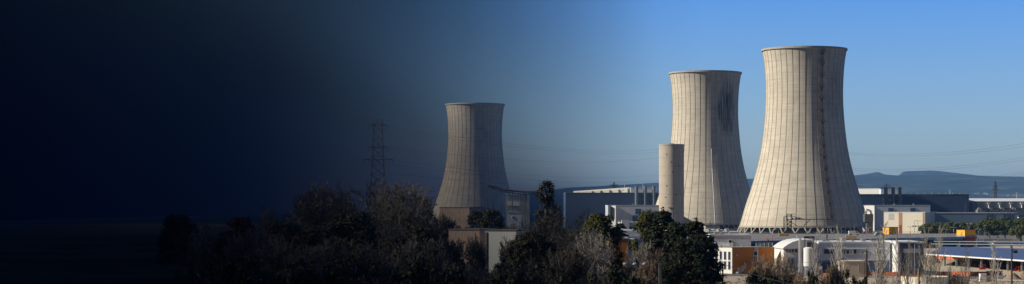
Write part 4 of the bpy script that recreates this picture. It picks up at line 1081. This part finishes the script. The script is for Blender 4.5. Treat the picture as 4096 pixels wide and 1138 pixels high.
#VEG
exec_veg = True
def leafball(mb, c, r, n, s, rr, flat=1.0, up=0.0):
    for _ in range(n):
        d = Vector((rr.gauss(0,1), rr.gauss(0,1), rr.gauss(0,1)*flat)); d.normalize() if d.length > 0 else None
        p = Vector(c) + Vector((d.x, d.y, d.z*flat)) * r * (rr.random() ** .45)
        nn = (d + Vector((rr.uniform(-.7,.7), rr.uniform(-.7,.7), rr.uniform(-.4,.9)+up))).normalized()
        a = nn.orthogonal().normalized(); a.rotate(Matrix.Rotation(rr.uniform(0,6.28), 3, nn)); b = nn.cross(a)
        q = s*rr.uniform(.6,1.3); w_ = q*rr.uniform(.35,.7)
        mb.quad(p-a*q, p-b*w_, p+a*q, p+b*w_)
def evergreen(kind, seed):
    """meshes (trunk, crown) of a tree 1 unit = 1 m"""
    rr = random.Random(seed); cr = MB(); tr = MB()
    if kind == 'pine':        # rounded aleppo pine 15 m
        H = 15
        tr.path([(0,0,0),(.2,.1,5),(-.1,.1,10),(0,0,13)], .22, 7)
        for _ in range(110):
            z = 3.5 + 11.3*rr.random()**.85; u = (z-3)/(H-3)
            R_ = 5.0*math.sin(math.pi*min(1, u*.56+.38))**.7; a = rr.uniform(0,6.28); q = R_*rr.uniform(.35,1)**.6
            p = (q*math.cos(a), q*math.sin(a), z)
            tr.tube((0,0,z*.8), p, .07, .03, 3, cap=False); leafball(cr, p, rr.uniform(.8,1.5), 80, .26, rr, .75, .3)
    elif kind == 'conifer':   # pointed cypress/cedar like, drooping sprays, 16 m
        H = 16; tr.tube((0,0,0),(0,0,15), .3, .05, 7)
        for i in range(150):
            z = 1.5 + 14*rr.random()**1.0; u = 1-(z/H); R_ = .5 + 4.6*u**.75*rr.uniform(.7,1.15); a = rr.uniform(0,6.28)
            tr.tube((0,0,z), (R_*math.cos(a)*.9, R_*math.sin(a)*.9, z-R_*.05), .05, .02, 3, cap=False)
            for k in range(5):
                q = R_*(.35+.16*k); leafball(cr, (q*math.cos(a), q*math.sin(a), z + .25*q*.3 - .12*k), .62-.06*k, 20, .24, rr, .45, .2)
        leafball(cr, (0,0,15.6), .4, 40, .2, rr, 2)
    elif kind == 'umbrella':  # umbrella pine 9 m, broad domed top
        tr.path([(0,0,0),(.3,0,3),(.1,.2,5.5)], .25, 7)
        for _ in range(70):
            a = rr.uniform(0,6.28); q = 5.2*rr.random()**.5; z = 5.4 + 3.2*(1-(q/5.4)**2) + rr.uniform(-.7,.2)
            p = (q*math.cos(a), q*math.sin(a), z); tr.tube((.1,.2,4.5), p, .08, .03, 3, cap=False); leafball(cr, p, rr.uniform(.8,1.25), 75, .3, rr, .65, .4)
        for _ in range(26):
            a = rr.uniform(0,6.28); q = 4.6*rr.random()**.5; leafball(cr, (q*math.cos(a), q*math.sin(a), rr.uniform(3.2,5.4)), 1.1, 50, .3, rr, .7)
    elif kind == 'bush':      # evergreen bush 5 m
        for k in range(5): tr.tube((0,0,0), (rr.uniform(-1.5,1.5), rr.uniform(-1.5,1.5), 3), .08, .03, 4, cap=False)
        for _ in range(55):
            a = rr.uniform(0,6.28); q = 2.7*rr.random()**.5; z = .5 + rr.random()*3.9*(1-(q/3.4)**2)
            leafball(cr, (q*math.cos(a), q*math.sin(a), z), rr.uniform(.5,.95), 62, .2, rr, .85, .2)
    elif kind == 'ivy':       # column of ivy on a dead trunk 24 m
        tr.tube((0,0,0),(0,0,22), .5, .2, 7)
        for _ in range(110):
            z = 24*rr.random(); R_ = 2.4 + (1.2 if z < 16 else 0) + .6*math.sin(z*.9)
            if z > 21: R_ *= (24.5-z)/3.5
            a = rr.uniform(0,6.28); q = R_*rr.random()**.5
            leafball(cr, (q*math.cos(a), q*math.sin(a), z), rr.uniform(.8,1.3), 70, .28, rr, .9)
    elif kind == 'cypress':   # small slim cypress 5 m
        tr.tube((0,0,0),(0,0,4.6), .1, .03, 5)
        for i in range(26): z = .3 + 4.6*i/26; leafball(cr, (0,0,z), .62*(1-(z/5.3)**2)+.1, 40, .16, rr, 1.3)
    return tr, cr
LEAF = dict(pine='pine', conifer='conifer', umbrella='umbrella', bush='laurel', ivy='ivy', cypress='conifer')
def bare(kind, seed):
    rr = random.Random(seed); tr = MB(); cr = MB()
    if kind == 'broad':  H, depth, spread, up, L0, r0 = 16, 5, 50, .12, 4.6, .28
    elif kind == 'poplar': H, depth, spread, up, L0, r0 = 13, 5, 16, .8, 3.2, .16
    else: H, depth, spread, up, L0, r0 = 7, 5, 42, .18, 2.2, .08
    def grow(p, d, L, r, lev):
        mb = tr if lev >= depth-1 else cr
        segs = 3 if lev > 1 else 2
        for s in range(segs):
            d2 = (d + Vector((rr.gauss(0,.10), rr.gauss(0,.10), up*.10))).normalized()
            q = p + d2*(L/segs); r2 = max(r*.9, .035)
            mb.tube(p, q, r, r2, 5 if r > .08 else 3, cap=False)
            if lev > 0 and (s > 0 or lev < depth):
                dd = d2.copy(); ax = dd.orthogonal(); ax.rotate(Matrix.Rotation(rr.uniform(0,6.28), 3, dd)); dd.rotate(Matrix.Rotation(R(spread*rr.uniform(.8,1.4)), 3, ax))
                grow(q, dd, L*rr.uniform(.55,.75), max(r2*.62, .035), lev-1)
            p, d, r = q, d2, r2
        if lev > 0:
            for k in range(2 if lev > 1 else 3):
                dd = d.copy(); ax = dd.orthogonal(); ax.rotate(Matrix.Rotation(rr.uniform(0,6.28), 3, dd)); dd.rotate(Matrix.Rotation(R(spread*rr.uniform(.3,1.0)), 3, ax))
                grow(p, dd, L*rr.uniform(.6,.85), max(r*.7, .035), lev-1)
    if kind == 'poplar':
        stems = 2 + seed % 2
        for st_ in range(stems):
            bx_, by_ = rr.uniform(-.5,.5), rr.uniform(-.4,.4); lean = rr.uniform(-.05,.05); top = (13.5 if st_ == 0 else rr.uniform(8.5,12))
            def at(z): return Vector((bx_ + lean*z + .08*math.sin(z*.9+st_), by_, z))
            zz = [top*i/8 for i in range(9)]
            for i in range(8): tr.tube(at(zz[i]), at(zz[i+1]), max(.025, .10*(1-i/8)), max(.025, .10*(1-(i+1)/8)), 5, cap=False)
            for i in range(26):
                z = 1.5 + (top-2)*i/26; a = rr.uniform(0,6.28); L = (1.1+2.0*(1-z/14))*rr.uniform(.6,1.3)
                d = Vector((math.cos(a)*.38, math.sin(a)*.38, 1)).normalized(); p = at(z)
                q = p + d*L*.5; e = q + (d + Vector((rr.gauss(0,.1),rr.gauss(0,.1),.5))).normalized()*L*.8
                cr.tube(p, q, .032, .026, 3, cap=False); cr.tube(q, e, .026, .016, 3, cap=False)
                for k in range(4):
                    b0 = p + (e-p)*rr.uniform(.25,.95); d2 = (d + Vector((rr.gauss(0,.4), rr.gauss(0,.4), .4))).normalized()
                    cr.tube(b0, b0+d2*rr.uniform(.4,1.0), .018, .012, 3, cap=False)
    elif kind == 'shrub':
        for k in range(6):
            d = Vector((rr.uniform(-.6,.6), rr.uniform(-.45,.45), 1)).normalized(); grow(Vector((rr.uniform(-.8,.8), rr.uniform(-.8,.8), 0)), d, 2.1, .07, 4)
    else:
        grow(Vector((0,0,0)), Vector((0,0,1)), L0, r0, depth)
    return tr, cr
lib = {}
def tree_proto(kind, seed, tm, cm, name):
    tr, cr = evergreen(kind, seed) if kind in LEAF else bare(kind, seed)
    def mk(mb, nm, m):
        me = bpy.data.meshes.new(nm); me.from_pydata(mb.v, [], mb.f); me.materials.append(m); me.update(); return me
    zmax = max(v[2] for v in tr.v + cr.v)
    xs = sorted(v[0] for v in cr.v); wid = xs[int(len(xs)*.97)] - xs[int(len(xs)*.03)]
    return (mk(tr, 'trunk', tm), mk(cr, 'crown', cm), zmax, name, wid)
def getp(kind, var, cm=None):
    key = (kind, var, cm)
    if key not in lib:
        if kind in LEAF: lib[key] = tree_proto(kind, 100+var*7+len(kind), M['bark'], M[cm or LEAF[kind]], {'pine':'pine_tree','conifer':'conifer_tree','umbrella':'umbrella_pine','bush':'evergreen_bush','ivy':'ivy_covered_tree','cypress':'cypress_tree'}[kind])
        else:
            tw = cm or {'broad':'twig','poplar':'paletwig','shrub':'browntwig'}[kind]
            lib[key] = tree_proto(kind, 50+var*11+len(kind), M['palebark'] if tw == 'paletwig' else (M['browntwig'] if tw == 'browntwig' else M['bark']), M[tw], {'broad':'bare_tree','poplar':'bare_poplar','shrub':'bare_shrub'}[kind])
    return lib[key]
CATN = {'pine':'pine','conifer':'conifer','umbrella':'pine','bush':'bush','ivy':'tree','cypress':'cypress','broad':'tree','poplar':'poplar','shrub':'shrub'}
def plant(kind, var, x, yt, D, label, group=None, wpx=None, cm=None, zb=0):
    tm, cme, zmax, name, wid = getp(kind, var, cm)
    H = Z(yt, D) - zb; s = H/zmax
    sx = (wpx*D/F)/wid if wpx else s
    t = thing(name, label, CATN[kind], (W(x,D), D, zb), rnd.uniform(0,6.28), group)
    t.scale = (sx, sx, s)
    for nm, me in (('trunk', tm), ('crown', cme)):
        o = bpy.data.objects.new(nm, me); col.objects.link(o); o.parent = t
    return t
# centre evergreens
plant('pine', 0, 2408, 846, 330, 'rounded olive pine before the left navy hall', 'conifers in the centre', 165)
plant('conifer', 2, 2352, 880, 345, 'slim dark conifer just left of the rounded olive pine', 'conifers in the centre', 110)
plant('conifer', 3, 2480, 886, 515, 'small dark conifer between the olive pine and the stepped annex', 'conifers in the centre', 95)
plant('pine', 1, 2590, 833, 345, 'tall olive green pine left of the short silo foot', 'conifers in the centre', 130)
plant('conifer', 0, 2652, 826, 325, 'pointed dark cedar like conifer in front of the short silo', 'conifers in the centre', 175)
plant('pine', 2, 2712, 882, 310, 'broad dark pine below the middle tower, left of the highest one', 'conifers in the centre', 130, cm='conifer')
plant('conifer', 1, 2783, 868, 300, 'dark conifer with lone peak before the middle cooling tower', 'conifers in the centre', 170)
plant('pine', 3, 2808, 925, 290, 'dark bushy conifer beside the white end wall of the office', 'conifers in the centre', 140, cm='conifer')
plant('pine', 4, 2750, 950, 280, 'low dark pine in front of the dark conifer group', 'conifers in the centre', 210, cm='conifer')
plant('conifer', 3, 2622, 900, 335, 'dark conifer between the olive pine and the cedar like one', 'conifers in the centre', 150)
# umbrella pines right
ux = [(3712,889,800,60),(3755,886,820,62),(3803,884,800,66),(3850,886,830,70),(3900,888,850,62),(3960,869,780,96),(4022,867,800,100),(4085,872,800,90),(4080,893,700,70),(3990,905,850,80),(3868,905,860,60)]
ul = ['leftmost umbrella pine beside the cream building','second umbrella pine from the cream building','third umbrella pine from the cream building','umbrella pine just behind the left side of the yellow and red hut','umbrella pine right above the yellow and red hut','tall umbrella pine, left one of the big group at right','tallest umbrella pine, middle of the big group at right','umbrella pine at the right edge, back of the big group','lighter low umbrella pine in front at the right edge','low umbrella pine behind the grey enclosure','low umbrella pine hidden behind the yellow and red hut']
for i, (x, y, d, wp) in enumerate(ux): plant('umbrella', i % 3, x, y, d*1.17, ul[i], 'umbrella pines', wp)
# poplars at right
pl = [(3268,905,330,52,'lone bare poplar left of the window band of the pale building'),(3352,892,335,62,'bare poplar in front of the middle of the window band'),(3500,880,320,80,'big bare poplar just right of the dark brown pole'),(3530,960,335,50,'smaller bare poplar right of the dark brown pole'),(3580,905,325,60,'bare poplar before the white corner of the dark end block'),(3632,935,330,48,'bare poplar before the dark end block'),(3677,945,340,40,'thin bare poplar behind the short yellowish pole'),(3706,895,325,56,'bare poplar at the right end of the dark end block'),(3768,888,330,62,'tall bare poplar at the left end of the solar canopy'),(3864,978,320,48,'bare poplar before the middle of the nearest solar canopy'),(3990,972,320,50,'bare poplar left of the dark camera pole'),(3800,1010,340,36,'small bare poplar right of the tall one before the solar canopy')]
for i, (x, y, d, wp, lab) in enumerate(pl): plant('poplar', i % 4, x, y, d, lab, 'bare poplars', wp*.9)
# shrubs and bushes centre / right
sh = [(2562,955,300,90,'paletwig','pale bare shrub before the left orange office'),(2620,985,290,110,'browntwig','brown bare shrub above the square concrete pole'),(2680,1000,285,90,'browntwig','brown bare shrub at the foot of the dark conifers'),(2590,1030,270,110,'browntwig','low brown shrub beside the three headed lamp'),
(3060,1010,330,90,'browntwig','brown bare shrub before the orange office front'),(3110,1000,320,90,'browntwig','brown bare shrub left of the blue sign'),(3155,1040,310,80,'paletwig','pale bare shrub before the curved roof hall'),(3090,1060,290,110,'browntwig','low brown shrub at the bottom left of the curved roof hall'),(3180,1070,300,80,'browntwig','low bare shrub under the white square mast'),
 (3320,1045,300,60,'browntwig','brown bare bush like tree before the pale building'),(3350,1040,295,60,'twig','dark bare shrub before the beige cabin'),(3835,1080,330,60,'twig','dark low shrub left of the tube railing')]
for i, (x, y, d, wp, cm, lab) in enumerate(sh): plant('shrub', i % 3, x, y, d, lab, 'bare shrubs', wp, cm)
bu = [(3050,1078,280,130,'dark evergreen bush below the orange office front'),(2990,1095,275,100,'dark evergreen bush right of the slim wooden pole'),(2520,1100,260,110,'dark evergreen bush under the three headed lamp'),(2440,1060,280,150,'broad dark evergreen bush below the olive pine'),(2340,1080,270,140,'rounded dark green bush at the bottom, left of centre'),(2560,1110,262,90,'small evergreen bush left of the square concrete pole'),
 (3252,1075,310,60,'olive bush at the foot of the white silo'),(3405,1070,300,75,'olive bush before the beige cabin'),(3455,1105,290,50,'small dark bush at the foot of the dark brown pole'),(3060,1120,262,150,'low dark bush at the very bottom below the orange office'),(3325,1075,298,34,'ivy green upright bush on the bare trunks before the beige cabin'),(3348,1080,298,34,'second ivy green upright bush beside the beige cabin'),(3140,1100,285,60,'small olive bush left of the red mast base'),(2240,1095,262,120,'dim olive bush at the bottom below the leafy stack')]
for i, (x, y, d, wp, lab) in enumerate(bu): plant('bush', i % 3, x, y, d, lab, 'evergreen bushes', wp)
plant('cypress', 0, 3072, 955, 500, 'small slim cypress at the left edge of the parking deck', None, 9)
plant('cypress', 0, 3308, 934, 500, 'small slim cypress behind the roof of the pale building', None, 9)
# left: shadowed trees
plant('ivy', 0, 2184, 718, 420, 'dark ivy covered tree like a leafy stack, right of the pipe bridge', None, 105)
lt = [('broad',0,2235,800,360,150),('broad',1,2300,830,350,140),('broad',2,2150,850,340,120),('shrub',0,2270,960,300,130),('broad',3,2360,900,320,110)]
ll = ['dim bare tree just right of the ivy covered tree','dim bare tree left of the slim dark conifer','dim bare tree in front of the ivy covered tree','low dim bare shrub below the two bare trees by the ivy','bare tree with pale branches in front of the olive pine']
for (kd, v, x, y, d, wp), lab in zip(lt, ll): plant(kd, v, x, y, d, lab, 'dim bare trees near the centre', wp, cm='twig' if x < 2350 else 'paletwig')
plant('broad', 4, 2410, 930, 300, 'pale branched bare tree before the right side of the olive pine', 'dim bare trees near the centre', 120, cm='paletwig')
dx = [(2140,918,330,170,'big black evergreen mass beside the grey white house'),(2090,930,345,130,'dark evergreen overhanging the grey white house'),(1965,832,560,120,'dark evergreen on the slope right below the farthest tower'),(1905,836,600,80,'small dark evergreen at the foot of the farthest tower'),(1690,900,380,150,'dark evergreen left of the weathered pinkish house'),(1600,940,360,150,'shadowed evergreen under the bare trees near the rounded shed'),(1410,845,420,260,'broad dark evergreen under the tallest bare trees'),(1270,900,380,220,'shadowed evergreen below the left bare trees'),(1130,880,400,180,'almost black evergreen at the left of the bare trees'),(960,862,430,160,'almost black evergreen right of the pale brown bush at far left'),(720,850,440,150,'black evergreen at the far left edge of the visible scene')]
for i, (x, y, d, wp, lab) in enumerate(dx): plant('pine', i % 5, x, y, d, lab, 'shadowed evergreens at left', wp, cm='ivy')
bl = [(1045,825,430,120),(1110,812,425,120),(1195,765,440,160),(1265,735,430,170),(1335,720,450,170),(1400,712,425,170),(1470,708,440,170),(1545,716,430,150),(1620,712,400,180),(1680,728,410,140),(1725,775,405,90)]
for i, (x, y, d, wp) in enumerate(bl): plant('broad', i % 5, x, y, d, ORD[i] + ' from left of the bare trees along the dim left skyline', 'bare trees on the left skyline', wp)
for i, (x, y, d, wp) in enumerate([(1000,900,330,170),(1120,930,320,180),(1240,950,310,180),(1360,930,330,200),(1480,950,310,180),(1600,930,320,160),(1710,940,300,140),(1800,1050,290,140),(1900,1045,285,140),(2010,1060,280,150),(2110,1040,290,140)]):
    plant('shrub', i % 3, x, y, d, ORD[i] + ' from left of the dim bare thickets along the bottom left', 'dim bare thickets', wp, cm='twig')
for i, (x, y, d, wp) in enumerate([(900,1000,270,230),(1060,1010,270,220),(1220,1030,262,220),(1380,1020,265,220),(1540,1040,260,200),(1680,1030,262,180),(1830,1052,262,150),(1960,1075,258,150),(2080,1070,258,150)]):
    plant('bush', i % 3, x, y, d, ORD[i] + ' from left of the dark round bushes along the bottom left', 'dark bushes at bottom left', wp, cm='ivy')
plant('bush', 1, 812, 880, 430, 'pale brown rounded bush barely visible in the darkness at far left', 'bushes at far left', 115, cm='dry')
plant('bush', 2, 1850, 1035, 400, 'ivy dark bush against the lower left of the weathered pinkish wall', 'bushes against the old houses', 110, cm='ivy')
plant('bush', 2, 2030, 1040, 400, 'ivy dark bush covering the lower right of the grey white wall', 'bushes against the old houses', 110, cm='ivy')
plant('bush', 2, 1930, 1075, 380, 'small dark bush where pinkish and grey white walls meet', 'bushes against the old houses', 90, cm='ivy')
plant('shrub', 0, 1800, 950, 410, 'bare thicket screening the left of the weathered pinkish wall', 'thickets around the old houses', 120, cm='twig')
plant('shrub', 1, 1905, 930, 415, 'bare thicket at the corner between the two old houses', 'thickets around the old houses', 70, cm='twig')
plant('shrub', 2, 2045, 940, 410, 'bare thicket screening the right of the grey white wall', 'thickets around the old houses', 90, cm='twig')
plant('shrub', 0, 1770, 850, 600, 'bare thicket before the pinkish house under the farthest tower', 'thickets around the old houses', 110, cm='twig')
plant('shrub', 1, 2060, 880, 600, 'bare thicket before the small white annex', 'thickets around the old houses', 80, cm='twig')
# undergrowth: nobody could count it
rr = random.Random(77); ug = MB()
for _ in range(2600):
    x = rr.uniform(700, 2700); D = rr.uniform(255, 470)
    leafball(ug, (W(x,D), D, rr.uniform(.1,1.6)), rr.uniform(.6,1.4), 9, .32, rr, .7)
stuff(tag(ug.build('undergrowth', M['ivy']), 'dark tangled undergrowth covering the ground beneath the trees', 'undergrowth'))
ug = MB()
for _ in range(700):
    x = rr.uniform(2700, 4150); D = rr.uniform(405, 470)
    if rr.random() < .5: D = rr.uniform(405, 425)
    s = rr.uniform(.3,.7); leafball(ug, (W(x,D), D, s*.3), s, 9, .14, rr, .5)
stuff(tag(ug.build('dry_grass', M['dry']), 'tufts of dry grass on the sandy yard', 'grass'))
